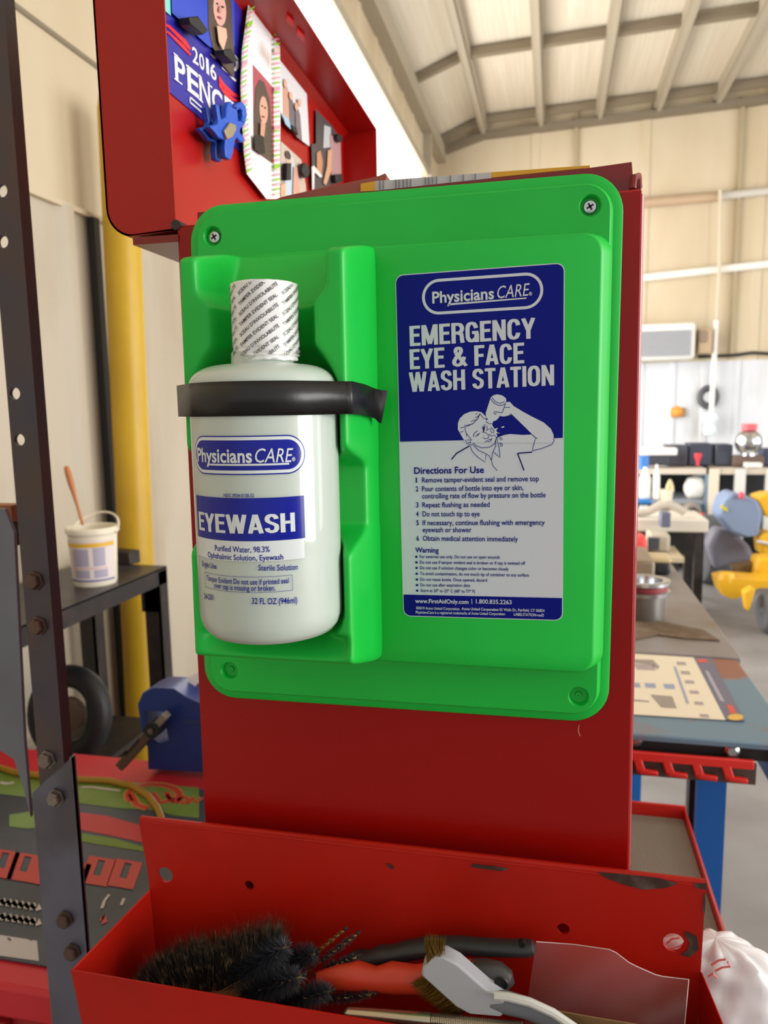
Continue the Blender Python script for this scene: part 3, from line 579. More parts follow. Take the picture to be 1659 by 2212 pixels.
# ------------------------------------------------------------------ bolted steel upright on the left
UY = .10
def ux(px, py): return P(px, py, Y=UY).x
xr = ux(110, 1300); xl = ux(58, 1300)
xr = ux(95, 1100); xl = xr-.029
t = thing('steel_upright', 'tall blued steel angle upright at the left edge', 'upright', (xl, UY, 0))
w = MB()
holes = []
def circ(c, r, n=16): return [c+Vector((math.cos(2*math.pi*k/n)*r, 0, math.sin(2*math.pi*k/n)*r)) for k in range(n)]
hp = [(4, 412), (6, 522), (32, 850), (42, 950)]
w.prism([Vector((xl, UY, .0)), Vector((xr, UY, .0)), Vector((xr, UY, 2.3)), Vector((xl, UY, 2.3))], (0, .004, 0), [circ(P(x, y, Y=UY), .0055) for x, y in hp])
w.prism([Vector((xr-.0, UY+.004, 0)), Vector((xr, UY+.014, 0)), Vector((xr, UY+.014, 2.3)), Vector((xr, UY+.004, 2.3))], (-.004, 0, 0))
w.build('angle_iron', STEEL, t, smooth=0)
def hexbolt(c, r, m, nm='bolt', h=.007):
    w = MB(); w.lathe([(r*1.25, 0), (r*1.25, .0012), (r, .0014), (r, h*.8), (r*.85, h)], c, (0, -1, 0), 6); w.build(nm, m, t, smooth=20)
for x, y, m in ((76, 1255, RUSTBOLT), (84, 1352, RUSTBOLT), (103, 1640, BOLT)): hexbolt(P(x, y, Y=UY-.0005), .0075, m)
SYp = UY-.006
bx0 = ux(76, 1715)+.001; bx1 = ux(163, 1637)
z1 = P(165, 1637, Y=SYp).z; z0 = P(76, 1714, Y=SYp).z
w = MB(); w.prism([Vector((bx0, SYp, .0)), Vector((bx1, SYp, .0)), Vector((bx1, SYp, z1)), Vector((bx0, SYp, z0))], (0, .005, 0))
w.prism([Vector((bx1, SYp, 0)), Vector((bx1, SYp+.007, 0)), Vector((bx1, SYp+.007, z1)), Vector((bx1, SYp, z1))], (-.003, 0, 0))
w.build('splice_bracket', BRKT, t, smooth=0, bevel=.001)
for x, y, m in ((122, 1722, BOLT), (142, 1985, RUSTBOLT), (158, 2055, RUSTBOLT)): hexbolt(P(x, y, Y=SYp-.0005), .0072, m)
w = MB(); w.prism([P(x, y, Y=UY+.012) for x, y in ((-60, 1090), (10, 1100), (30, 1150), (52, 1600), (66, 1765), (50, 1700), (30, 1640), (-5, 1618), (-60, 1612))], (0, .004, 0)); w.build('gusset_plate', mat('grey_plate', '#777A86', .5, .3, c2='#6A6C78', scale=6), t, smooth=0)
w = MB(); w.box((xl-.25, UY+.05, P(5, 1128, Y=UY+.05).z), (P(24, 1100, Y=UY+.05).x, UY+.07, P(5, 1092, Y=UY+.05).z)); tag(w.build('wooden_board', WOOD), 'end of a wooden board beside the steel upright', 'board')
w = MB(); w.box((xl-.25, UY+.04, P(5, 1180, Y=UY+.05).z), (P(22, 1100, Y=UY+.05).x, UY+.1, P(5, 1130, Y=UY+.05).z)); tag(w.build('angle_shelf', BLACKM), 'black steel shelf edge under the wooden board', 'shelf')

# ------------------------------------------------------------------ tool chest with open lid
CL, CR, CT, CB, CYE = -.2575, .053, 1.579, .82, .635
t = thing('tool_chest', 'tall red steel tool chest with open lid carrying the green station', 'tool chest', (-.1, .3, CB))
w = MB()
q = [Vector((x, 0, z)) for x, z in ((CL-.0045, CB), (CR+.0035, CB), (CR-.0025, CT+.001), (CL, CT))]
w.prism(q, (0, .004, 0)); w.box((CL-.002, .004, CB), (CL+.002, CYE, CT)); w.box((CL, CYE-.004, CB), (CR, CYE, CT)); w.box((CL, .004, 1.52), (CR-.004, CYE, 1.524)); w.box((CL, .004, CB), (CR, CYE, CB+.004))
w.build('body', RED, t, bevel=.0012)
w = MB(); w.tube([(CR+.0022, .0032, CB+.005), (CR-.0038, .0032, CT-.002)], .0032, 12); w.build('corner_fold', mat('fold_red', '#980A05', .2, coat=.5), t)
w = MB(); w.box((CR-.012, .004, CB), (CR-.006, CYE, 1.53)); w.build('front_frame', RED, t)
for i in range(5):
    z = CB+.02+i*.138; w = MB(); w.box((CR-.006, .02, z), (CR+.0005, CYE-.02, z+.125)); d = w.build('drawer', RED, t, bevel=.002)
    w = MB(); w.box((CR+.0005, .14, z+.105), (CR+.005, CYE-.03, z+.12)); w.build('pull', CHROME, d)
w = MB(); w.box((-.2455, .0075, CT-.02), (.043, .0085, 1.589)); w.prism([P(x, y, Y=.006) for x, y in ((480, 460), (600, 441), (811, 413), (1061, 386), (1274, 362), (1345, 352), (1365, 349), (1370, 412), (900, 450), (480, 480))], (0, .0012, 0))
w.build('inner_rim', mat('rim_red', '#7E1512', .3), t, bevel=.0006)
w = MB(); w.tube([(.0455, .004, 1.581), (.0462, .006, 1.5885), (.049, .01, 1.59), (.0505, .02, 1.586)], .0022, 8); w.build('rim_clip', mat('rim_red', '#7E1512'), t)
w = MB(); w.cyl((CL-.0005, -.001, CT+.0005), (CL-.0005, CYE, CT+.0005), .0035, n=12); w.build('hinge', BLACKM, t)
# lid: a shallow tray standing open on the left
LB, LX, LZ0, LZ1 = -.3115, -.2585, 1.574, 1.857
prof = [(LX, LZ1), (LB+.01, LZ1), (LB, LZ1-.01)]+[(LB+.02-.02*math.cos(q), LZ0+.02-.02*math.sin(q)) for q in np.linspace(0, math.pi/2, 8)]+[(LX, LZ0+.002)]
w = MB()
def sheet(pr, y0, y1, th):
    n = len(pr); out = []
    for i in range(n):
        a = Vector(pr[max(i-1, 0)]); b = Vector(pr[min(i+1, n-1)]); d = (b-a).normalized(); out.append(Vector(pr[i])+Vector((-d.y, d.x))*th)
    poly = [Vector((x, y0, z)) for x, z in pr]+[Vector((p.x, y0, p.y)) for p in out][::-1]
    w.prism(poly, (0, y1-y0, 0))
sheet(prof, .0, .635, .0015)
end = [Vector((x, 0, z)) for x, z in prof]
w.prism(end, (0, .0015, 0)); w.prism([p+Vector((0, .6335, 0)) for p in end], (0, .0015, 0))
lid = w.build('lid', LIDRED, t, smooth=30)
w = MB(); w.box((LB+.02, -.003+.002, LZ0-.006), (LX+.002, .6, LZ0-.001)); w.build('hinge_leaf', mat('rim_red', '#7E1512'), lid)
w = MB()
for y in (.395, .335): w.prism([P(x, yy, Z=LZ1-.002) for x, yy in (((642, 60), (658, 76), (658, 86), (640, 70)) if y > .36 else ((620, 30), (634, 44), (634, 54), (618, 40)))], (0, 0, -.003))
w.build('latch_tab', mat('latch_red', '#D0282A', .3), lid)
# flat case lying in the chest, with a label strip
t = thing('flat_case', 'flat dull red case with yellow and white label strip inside the open chest', 'case', (-.1, .03, 1.58))
Yc = .011
w = MB(); w.prism([P(x, y, Y=Yc) for x, y in ((560, 445), (610, 425), (700, 405), (818, 380), (832, 374), (835, 378), (833, 392), (1262, 362), (1262, 420), (560, 480))], (0, .03, 0)); w.build('case_body', mat('dull_red_case', '#9A4A3C', .5), t)
w = MB(); Yp = Yc-.0006
def ps(q, mi): w.prism([P(x, y, Y=Yp) for x, y in q], (0, .0005, 0), mi=mi)
ps([(779, 397), (811, 391), (811, 412), (779, 414)], 0); ps([(1061, 372), (1274, 357), (1274, 362), (1061, 384)], 0)
ps([(811, 391), (1061, 372), (1061, 385), (811, 412)], 1)
w.build('label_strip', [flat('#E0A620'), flat('#C6C2C2')], t, smooth=0)
w = MB(); Yp = Yc-.0012
for x in (819, 827, 854, 861, 870, 878, 886, 918, 925, 933, 942, 972, 1000, 1026): y = 391+(x-811)*(372-391)/250.; ps([(x, y), (x+1.6, y-.1), (x+1.6, y+19), (x, y+19)], 0)
w.build('label_rules', flat('#77757A'), t, smooth=0)
# roller cabinet below
t = thing('roller_cabinet', 'red roller cabinet under the chest with ribbed mat on its ledge', 'cabinet', (0, .3, 0))
RX1, RYE = .2075, .66
w = MB(); w.box((CL-.02, -.0, .1), (RX1, RYE, CB-.012)); w.build('body', RED, t, bevel=.003)
w = MB(); w.box((CR+.004, -.0, CB-.012), (RX1-.004, RYE-.006, CB-.004)); mt = w.build('ribbed_mat', mat('grey_ribbed_mat', '#8A8375', .8), t)
w = MB()
for i in range(46): x = CR+.008+i*.0031; w.box((x, .0, CB-.004), (x+.0016, RYE-.01, CB-.0028))
w.build('mat_ribs', mat('grey_ribbed_mat', '#8A8375'), mt, smooth=0)
w = MB(); w.box((RX1-.003, -.0, CB-.012), (RX1, RYE, CB+.01)); w.box((CL-.02, RYE-.004, CB-.012), (RX1, RYE, CB+.016)); w.build('lip', mat('lip_red', '#C02018', .35), t, bevel=.001)
for X in (-.2, .15):
    for y in (.08, .58): w = MB(); w.cyl((X-.015, y, .05), (X+.015, y, .05), .05); w.build('caster', BLK, t)
# crumpled white bag behind the parts bin
t = thing('plastic_bag', 'crumpled white plastic bag with red print behind the bin', 'bag', (.1, .05, CB-.003))
from mathutils import noise
c = Vector((.1215, .045, 0)); w = MB(); ztop = P(1470, 2012, Y=.05).z
def bag(u, v):
    a = u*2*math.pi; hh = ztop-CB+.003; z = CB-.0015+hh*math.sin(v*math.pi/2)**.9
    f = .5*math.pi*max(0, (v-.45)/.55); r = .056*math.cos(f)**.8+.0005
    n = (noise.noise(Vector((math.cos(a)*2.2, math.sin(a)*2.2, v*5)))*.008+noise.noise(Vector((math.cos(a)*6, math.sin(a)*6, v*14)))*.004)*min(1, r/.03)
    return c+Vector((math.cos(a)*(r+n)*1.05, math.sin(a)*(r+n)*.5, z+n*.4))
w.grid(64, 50, bag); w.build('sheet', mat('white_film', '#DDDADA', .35, sub=.2), t, smooth=60)
w = MB()
for q in (((1537, 2085), (1552, 2075), (1568, 2072)), ((1545, 2098), (1560, 2090), (1578, 2088), (1572, 2078)), ((1530, 2110), (1540, 2103), (1548, 2112)), ((1440, 2040), (1452, 2028), (1468, 2026)), ((1448, 2050), (1470, 2044), (1480, 2036))):
    w.tube([P(x, y, Y=.0175) for x, y in q], .0007, 6)
w.build('red_print', flat('#E07A72'), t)

# ------------------------------------------------------------------ things stuck inside the lid
LI = LB+.0016
def LP(px, py, off=.0006): return P(px, py, X=LI+off)
def card(mb, q, mi, off): mb.prism([LP(x, y, off) for x, y in q], (.0004, 0, 0), mi=mi)
t = thing('campaign_sign', 'blue election sign with white lettering inside the chest lid', 'sign', LP(430, 180))
w = MB(); card(w, [(300, -60), (520, -30), (523, 90), (527, 336), (352, 188), (300, 150)], 0, .0004); w.build('sheet', flat('#2A2596', .35), t, smooth=0)
w = MB()
def stroke(q, mi=0, off=.0012): card(w, q, mi, off)
for q in (((347, 46), (366, 55), (400, 86), (411, 104), (409, 109), (392, 90), (365, 62)), ((347, 60), (366, 70), (398, 98), (412, 118), (410, 121), (390, 101), (364, 74)),
          ((472, 163), (485, 182), (504, 200), (518, 208), (518, 213), (500, 207), (482, 192), (472, 174)), ((472, 176), (485, 194), (504, 212), (519, 217), (519, 222), (502, 218), (484, 204), (473, 188))): w = MB(); stroke(q); w.build('red_swoosh', flat('#E0242E'), t, smooth=0)
w = MB()
def sgl(s, a, b, h, bold=.03, off=.0012):
    # serif style lettering: bold glyphs standing on the line from a to b (photo points), upright along Z
    A, B = LP(*a, off), LP(*b, off); d = (B-A); L = d.length; d = d/L
    letters(w, s, (0, 0), (L, 0), h, lambda u, v: A+d*u+Vector((0, 0, v)), bold)
def hp_(x, y0, y1): return (LP(x, y0)-LP(x, y1)).z
for c_, a_, b_, t_ in (('P', (379, 171), (402, 189), 54), ('E', (406, 194), (430, 213), 54), ('N', (432, 215), (455, 233), 54), ('C', (459, 237), (482, 254), 52), ('E', (487, 256), (510, 274), 50)): sgl(c_, a_, b_, hp_(a_[0], a_[1]-t_, a_[1]), .018)
for c_, a_, b_, t_ in (('2', (416, 133), (429, 142), 33), ('0', (431, 146), (442, 154), 33), ('1', (446, 157), (452, 163), 33), ('6', (455, 166), (468, 176), 33)): sgl(c_, a_, b_, hp_(a_[0], a_[1]-t_, a_[1]), .012)
for i, q in enumerate((((376, 168), (393, 181), (393, 184), (376, 171)), ((374, 113), (384, 121), (384, 124), (374, 116)), ((401, 139), (410, 146), (410, 149), (401, 142)), ((404, 192), (412, 198), (412, 201), (404, 195)), ((428, 212), (438, 220), (438, 223), (428, 215)), ((427, 161), (435, 167), (435, 170), (427, 164)), ((449, 181), (458, 188), (458, 191), (449, 184)))): stroke(q, off=.0014+i*2e-5)
w.build('white_lettering', WHITE, t, smooth=0, weld=False); w = MB()
for q in (((453, 116), (464, 122), (466, 128), (460, 126)), ((478, 143), (494, 156), (493, 160), (480, 149)), ((494, 160), (510, 173), (508, 177), (497, 167)), ((506, 118), (514, 127), (516, 145), (508, 154), (503, 152), (510, 140))): stroke(q)
w.build('hidden_name_lettering', WHITE, t, smooth=0, weld=False); w = MB()
for q in (((409, 211), (411, 209), (442, 237), (441, 239)), ((409, 222), (410, 219), (440, 245), (439, 248)), ((409, 211), (411, 211), (411, 222), (409, 222))): stroke(q)
w.build('fine_print_box', WHITE, t, smooth=0, weld=False)
def photo(name, label, cat, loc, layers, off):
    t = thing(name, label, cat, LP(*loc)); w = MB(); mats = []
    for i, (q, c) in enumerate(layers):
        mm = flat(c, .35); mats.append(mm); card(w, q, i, off+.0005*i)
    w.build('print', mats, t, smooth=0, weld=False); return t
def oval(cx, cy, rx, ry, sk=0, n=16): return [(cx+rx*math.cos(q), cy+ry*math.sin(q)+sk*rx*math.cos(q)) for q in np.linspace(0, 2*math.pi, n+1)[:-1]]
photo('sticky_note', 'teal scrap of paper at the very top of the lid', 'note', (355, 10), [(((300, -60), (368, -40), (368, 34), (338, 8), (300, -20)), '#7FD6CC')], .0016)
photo('portrait_photo', 'portrait of a smiling long haired person in black on blue, top of lid', 'photograph', (460, 40),
      [(((369, -60), (505, -60), (506, 100), (480, 112), (450, 100), (371, 28)), '#2A4AC0'), (((448, -40), (498, -40), (502, 60), (505, 120), (505, 168), (480, 140), (458, 100), (450, 60)), '#55483E'), (oval(474, 20, 14, 36, .5), '#DDAB9C'), (oval(469, 8, 2.4, 2.2, .5), '#3A2A26'), (oval(481, 15, 2.2, 2.4, .5), '#3A2A26'), (oval(475, 38, 4.5, 2.2, .6), '#A8545A'), (((474, 12), (476, 13), (478, 28), (472, 25)), '#C99484'), (((468, 55), (488, 62), (490, 80), (482, 110), (472, 90)), '#E0B49A')], .003)
card_t = photo('striped_card', 'white folded card with green and pink striped border and a portrait', 'card', (562, 200),
      [(((541, -30), (560, -30), (604, 60), (605, 250), (604, 430), (575, 430), (532, 375), (526, 330), (519, 190), (522, 110)), '#EDEAEA'),
       (((546, 140), (590, 190), (591, 355), (548, 325)), '#B0525E'), (((552, 190), (560, 172), (570, 178), (582, 215), (590, 340), (588, 352), (549, 322), (548, 250)), '#54463A'), (oval(569, 238, 9, 30, .5), '#D9A58E'), (oval(566, 229, 1.6, 1.8, .5), '#3A2A26'), (oval(573, 233, 1.5, 1.8, .5), '#3A2A26'), (oval(569.5, 252, 2.8, 1.8, .6), '#A8545A'), (((563, 262), (573, 270), (570, 296), (562, 292)), '#CF9A80'), (((549, 292), (568, 294), (572, 330), (566, 334), (550, 322)), '#141414')], .006)
w = MB(); mats = [flat('#86C81E'), flat('#E79AA8'), flat('#D8C8B4')]
for i in range(34):
    v = i/33.; yl = 20+v*350; xl_ = np.interp(yl, [0, 110, 190, 330, 375], [541, 522, 519, 526, 532]); c = [0, 1, 2, 0, 1][i % 5]; hh = 9 if i % 8 == 3 else 4
    card(w, [(xl_+1, yl), (xl_+13, yl-9), (xl_+13, yl-9+hh), (xl_+1, yl+hh)], c, .0095)
    yr = 75+v*345; card(w, [(592, yr-2), (604, yr-10+6), (604, yr-4+hh), (592, yr-2+hh)], [0, 1, 0, 2, 1][i % 5], .0095)
for i in range(9):
    x = 548+i*5.6; y = 0+(i*5.6)*1.45-10; card(w, [(x, y), (x+4, y+7), (x+2, y+20), (x-2, y+13)], [0, 1, 2][i % 3], .0095)
for i in range(6): card(w, [(565+i*4, 90+i*6), (566+i*4, 91+i*6), (566+i*4, 118+i*6), (565+i*4, 117+i*6)], 2, .0095)
w.build('striped_border', mats, card_t, smooth=0, weld=False)
photo('group_photo', 'photo of four people posing on a white background, upper right in lid', 'photograph', (630, 220),
      [(((604, 130), (662, 203), (668, 316), (645, 300), (615, 268), (605, 240)), '#DCDCDC'), (((611, 190), (618, 180), (624, 200), (627, 250), (622, 270), (612, 255)), '#CFA088'), (((624, 215), (630, 210), (636, 240), (636, 290), (626, 272)), '#6E6A70'), (((637, 232), (642, 228), (648, 250), (652, 305), (640, 296)), '#7A7074'), (oval(616, 180, 3.5, 10, .6), '#DDB49C'), (oval(628, 207, 3.5, 9, .6), '#DDB49C'), (oval(640, 230, 3.5, 9, .6), '#D8A88E'), (oval(647, 222, 3.5, 9, .6), '#DDB49C'), (((609, 245), (624, 258), (628, 280), (616, 268)), '#9CC6DC')], .003)
photo('couple_photo', 'photo of two people held by two dark magnets, low in lid', 'photograph', (630, 370),
      [(((606, 305), (650, 345), (660, 400), (662, 440), (604, 440)), '#C9B8A8'), (((618, 330), (628, 328), (634, 350), (636, 440), (612, 440)), '#BFD4DE'), (oval(624, 350, 6, 14, .6), '#DFB2A0'), (oval(622, 335, 6, 9, .6), '#4A3A30'), (((634, 360), (642, 362), (650, 440), (632, 440)), '#D4A08E'), (((606, 400), (616, 395), (618, 440), (606, 440)), '#E3B08E')], .003)
photo('dark_photo', 'dark photo of two people hugging near the far end of the lid', 'photograph', (705, 320),
      [(((682, 235), (686, 240), (715, 270), (735, 300), (737, 360), (736, 395), (675, 412), (672, 312), (682, 310)), '#4C4A4A'), (((700, 270), (714, 275), (714, 318), (698, 320)), '#B9C0BE'), (((712, 290), (735, 305), (737, 385), (716, 390)), '#B08C8C'), (((684, 330), (692, 325), (697, 350), (694, 380), (684, 370)), '#C08A66'), (((708, 325), (717, 322), (715, 370), (704, 400), (698, 395), (706, 360)), '#D0A07A'), (((673, 360), (678, 358), (696, 380), (692, 384), (679, 372), (678, 408), (674, 410)), '#E6E0DA')], .003)
def magnet(label, q, depth=.008):
    w = MB(); w.prism([LP(x, y, .0055) for x, y in q], (depth, 0, 0)); tag(w.build('magnet', BLK, bevel=.0008), label, 'magnet', 'black magnets in the chest lid')
magnet('black block magnet on the blue part of the top portrait', [(385, 40), (405, 38), (428, 70), (416, 78), (388, 55)], .01)
magnet('black block magnet over the sign at the bottom of the top portrait', [(462, 110), (478, 108), (494, 134), (484, 139), (464, 122)], .01)
magnet('black bar magnet on the left of the couple photo', [(610, 353), (619, 353), (619, 390), (610, 390)], .006)
magnet('rounded black magnet on the right of the couple photo', oval(651, 369, 8, 16, .3), .006)
magnet('black magnet at the lower corner of the group photo', [(624, 270), (634, 276), (638, 292), (627, 284)], .004)
magnet('round black magnet right of the dark photo', oval(727, 299, 6, 9, .4), .005)
magnet('black magnet at the foot of the dark photo', [(716, 378), (730, 376), (734, 392), (718, 396)], .006)
# blue clip
cx = LI+.016
cl = [(453, 226), (460, 228), (465, 260), (476, 254), (477, 234), (480, 223), (486, 220), (493, 233), (499, 225), (511, 221), (519, 231), (522, 251), (517, 270), (507, 280), (506, 287), (517, 301), (514, 309), (507, 308), (499, 298), (494, 309), (491, 332), (485, 347), (475, 342), (473, 318), (475, 304), (460, 300), (450, 287), (441, 277), (442, 273), (457, 269), (459, 260)]
hole = [(500, 240), (507, 236), (512, 242), (513, 254), (508, 264), (502, 262)]
t = thing('bag_clip', 'blue plastic star shaped spring clip magnet on the lid', 'clip', P(480, 285, X=cx))
w = MB(); w.prism([P(x, y, X=cx) for x, y in cl], (.006, 0, 0), [[P(x, y, X=cx) for x, y in hole]]); w.build('front_jaw', CLIPB, t, bevel=.0012)
w = MB(); w.prism([P(x, y, X=cx)+Vector((-.009, 0, -.001)) for x, y in cl], (.006, 0, 0), [[P(x, y, X=cx)+Vector((-.009, 0, -.001)) for x, y in hole]]); w.build('rear_jaw', CLIPB, t, bevel=.0012)
w = MB(); w.prism([P(x, y, X=cx+.0062) for x, y in ((480, 283), (492, 265), (504, 270), (506, 280), (498, 296), (486, 302))], (.0025, 0, 0)); w.build('spring', mat('tan_metal', '#B9AE92', .3, .6), t, bevel=.0006)
w = MB(); w.prism([P(x, y, X=cx-.0165+.001) for x, y in ((443, 246), (455, 246), (456, 272), (444, 268))], (.006, 0, 0)); w.build('magnet_pad', BLK, t)

# ------------------------------------------------------------------ green eyewash station
t = thing('eyewash_station', 'bright green moulded wall station screwed to the red chest side', 'eyewash station', (-.1, 0, 1.24))
def bilerp(u, v, q):  # q: TL TR BL BR (x,z)
    a = [q[0][i]*(1-u)+q[1][i]*u for i in (0, 1)]; b = [q[2][i]*(1-u)+q[3][i]*u for i in (0, 1)]
    return a[0]*v+b[0]*(1-v), a[1]*v+b[1]*(1-v)
PQ = ((-.2460, 1.5898), (.0398, 1.5906), (-.2530, 1.2385), (.0383, 1.2398))
def plate_loop(ins, y, r=.024):
    wq = .289; hq = .3513; out = []
    for x, z in rrect(ins, wq-ins, ins, hq-ins, max(r-ins, .004), 10):
        X, Z = bilerp(x/wq, z/hq, PQ); out.append(Vector((X, y, Z)))
    return out
screws = [P(459, 510, Y=-.009), P(1275, 444, Y=-.009), P(495, 1449, Y=-.009), P(1250, 1505, Y=-.009)]
w = MB()
w.loft([plate_loop(0, -.0003), plate_loop(0, -.0022), plate_loop(.0007, -.0028), plate_loop(.0058, -.0031), plate_loop(.0072, -.0078), plate_loop(.0082, -.009)], caps=False)
hr = [[c+Vector((math.cos(-q)*.0068, 0, math.sin(-q)*.0068)) for q in np.linspace(0, 2*math.pi, 29)[:-1]] for c in screws]
w.poly(plate_loop(.0082, -.009), hr)
for i, c in enumerate(screws):
    w.loft([[c+Vector((math.cos(q)*r, dy, math.sin(q)*r)) for q in np.linspace(0, 2*math.pi, 29)[:-1]] for r, dy in ((.0068, 0), (.0062, .0006), (.0055, .0045), (.0030, .0047), (.0022, .0047), (.0018, .0030 if i > 1 else .0047), (.0004, .0028 if i > 1 else .0047))], caps=False)
w.build('back_plate', GREEN, t, smooth=40)
w = MB(); w.tube([P(x, y, Y=-.004) for x, y in ((1251, 1566), (1249, 1576), (1250, 1582), (1253, 1590))], .0002, 5); w.build('mould_flash', flat('#C9A58A'), t)
# raised panel
def box_loop(ins, y, r):
    bx = rrect(-.2+ins, .0335-ins, 1.2785+ins*.7, 1.5535-ins*.5, r, 10); return [Vector((x, y, z)) for x, z in bx]
w = MB(); w.loft([box_loop(0, -.0088, .013), box_loop(.0006, -.0105, .013), box_loop(.0058, -.027, .012), box_loop(.0068, -.0292, .0115), box_loop(.0085, -.0300, .011)], caps=False); w.poly(box_loop(.0085, -.03, .011))
w.build('raised_panel', GREEN, t, smooth=60)
# bottle holder as a moulded relief (depth at every x, z)
AX, AY, BR = -.1643, -.085, .0424
ST_ = .0007
xs = np.arange(-.2300, -.1000, ST_); zs = np.arange(1.262, 1.565, ST_)
Xg, Zg = np.meshgrid(xs, zs)
tf = np.clip((Zg-1.30)/(1.535-1.30), 0, 1)
Lx = -.2195+.0032*tf; Rx = -.1125+.0*tf       # front face edges
zt, zb = 1.5395, 1.3000
dL = Xg-(Lx-.004); dR = (Rx+.0050)-Xg; dT = (zt+.012)-Zg; dB = Zg-(zb-.018)
def ramp(d, w_, lo=.0): return lo+(.085-lo)*np.clip(d/w_, 0, 1)
h = np.minimum.reduce([ramp(dL, .0042), ramp(dR, .0052), ramp(dT, .012, .0302), np.where(Zg > 1.2838, .03+.055*np.clip((Zg-1.2838)/.0155, 0, 1), 0)])
h = np.where(dL < 0, 0, h); h = np.where(dR < 0, 0, h); h = np.where(dT < 0, 0, h)
# finger notch through the front
n0, n1 = P(800, 1165, Y=-.04).z, P(800, 965, Y=-.04).z
dn = np.minimum(Zg-n0, n1-Zg)
_q = np.clip((dn+.003)/.015, 0, 1); notch = .0500+.035*(1-_q*_q*(3-2*_q))
h = np.minimum(h, notch)
# bottle pocket
zsh = 1.462; zcap = 1.487; zc = 1.5135
Rz = np.where(Zg < zsh, .0437, np.where(Zg < zcap, .0437-(.0437-.0305)*np.clip((Zg-zsh)/(zcap-zsh), 0, 1)**1.6, .0305))
Rz = np.where(Zg > zc, .0305+(.0365-.0305)*np.clip((Zg-zc)/.007, 0, 1), Rz)
zbot = 1.3155
Rz = np.where(Zg < zbot+.012, np.sqrt(np.clip(1-((zbot+.012-Zg)/.012)**2, 0, 1))*.012+.0308, Rz)
dx = np.abs(Xg-AX); cav = np.where(dx < Rz, .085-np.sqrt(np.clip(Rz**2-dx**2, 0, 1)), .085)
lip = .072-.0*(Zg)                                   # scooped front rim below the bottle
cav = np.where(Zg < zbot, np.where(dx < .047, .085-.020*np.clip((Zg-(zb+.001))/(zbot-zb-.001), 0, 1)*np.sqrt(np.clip(1-(dx/.047)**2, 0, 1)), .085), cav)
slope = np.where(dx < Rz, .0545-(Zg-zc)*.64, .085)
cav = np.where(Zg > zc, np.minimum(cav, slope), cav)
h = np.minimum(h, cav)
def blur(a, s):
    n = int(3*s/ST_)+1; kx = np.exp(-.5*(np.arange(-n, n+1)*ST_/s)**2); kx /= kx.sum()
    p = np.pad(a, n, mode='edge'); p = np.apply_along_axis(lambda r: np.convolve(r, kx, 'valid'), 1, p); return np.apply_along_axis(lambda r: np.convolve(r, kx, 'valid'), 0, p)
h = blur(h, .0017)
nz, nx = h.shape; w = MB(); idx = -np.ones(h.shape, int); keepf = h > .0045
quad = keepf[:-1, :-1] | keepf[1:, :-1] | keepf[:-1, 1:] | keepf[1:, 1:]
use = np.zeros(h.shape, bool)
for a_, b_ in ((0, 0), (1, 0), (0, 1), (1, 1)): use[a_:nz-1+a_, b_:nx-1+b_] |= quad
idx[use] = np.arange(use.sum()); jj, ii = np.where(use)
w.v = [Vector((xs[i], -max(h[j, i], .004), zs[j])) for j, i in zip(jj, ii)]
for j, i in zip(*np.where(quad)): w.f.append((idx[j, i], idx[j, i+1], idx[j+1, i+1], idx[j+1, i]))
w.m = [0]*len(w.f)
w.build('bottle_holder', GREEN, t, smooth=180, weld=False)
# screws
for c in screws[:2]:
    c = c+Vector((0, .0046, 0)); w = MB(); w.lathe([(.0042, 0), (.0043, .0008), (.0036, .0019), (.0018, .0024), (.0003, .0025)], c, (0, -1, 0), 24); sc = w.build('screw', CHROME, t)
    w = MB()
    for a in (.5, .5+math.pi/2): d = Vector((math.cos(a), 0, math.sin(a)))*.0022; w.bar(c-d+Vector((0, -.0024, 0)), c+d+Vector((0, -.0024, 0)), .0011, .0006, (0, 1, 0))
    w.build('cross_slot', BLK, sc)
# printed label
LY = -.0303
lq = [P(853.5, 596, Y=LY), P(1220, 565, Y=LY), P(871, 1329.5, Y=LY), P(1215.8, 1342.8, Y=LY)]
def LBL(px, py, y=LY-.00025): return P(px, py, Y=y)
o_ = lq[2]; ex = ((lq[1]-lq[0])+(lq[3]-lq[2]))/2; ez = ((lq[0]-lq[2])+(lq[1]-lq[3]))/2; LWd, LHt = ex.length, ez.length; exu, ezu = ex.normalized(), ez.normalized(); o_ = (lq[0]+lq[1]+lq[2]+lq[3])/4-ex/2-ez/2
def lab(u, v, y): p = o_+exu*u+ezu*v; return Vector((p.x, y, p.z))
out = rrect(0, LWd, 0, LHt, .005, 8)
w = MB(); w.prism([lab(u, v, LY+.0003) for u, v in out], (0, -.0003, 0)); label = w.build('label', PALE, t, smooth=0)
label['label'] = 'blue and grey printed instruction label'
e = .0006
def inv(px, py): p = P(px, py, Y=LY); d = p-o_; return d.dot(exu), d.dot(ezu)
v1 = (inv(866, 955)[1]+inv(1218, 947)[1])/2; v2 = (inv(870, 1284)[1]+inv(1217, 1294)[1])/2
inn = rrect(e, LWd-e, e, LHt-e, .0045, 8)
def clipz(pts, lo, hi):
    out = []
    for z, sgn in ((lo, 1), (hi, -1)):
        out = []; n = len(pts)
        for i in range(n):
            a, b = pts[i], pts[(i+1) % n]; da, db = (a[1]-z)*sgn, (b[1]-z)*sgn
            if da >= 0: out.append(a)
            if da*db < 0: k_ = da/(da-db); out.append((a[0]+(b[0]-a[0])*k_, z))
        pts = out
    return pts
w = MB(); y1 = LY-.00022
w.poly([lab(u, v, y1) for u, v in clipz(inn, v1, LHt)]); w.build('blue_header', INK, label, smooth=0, weld=False)
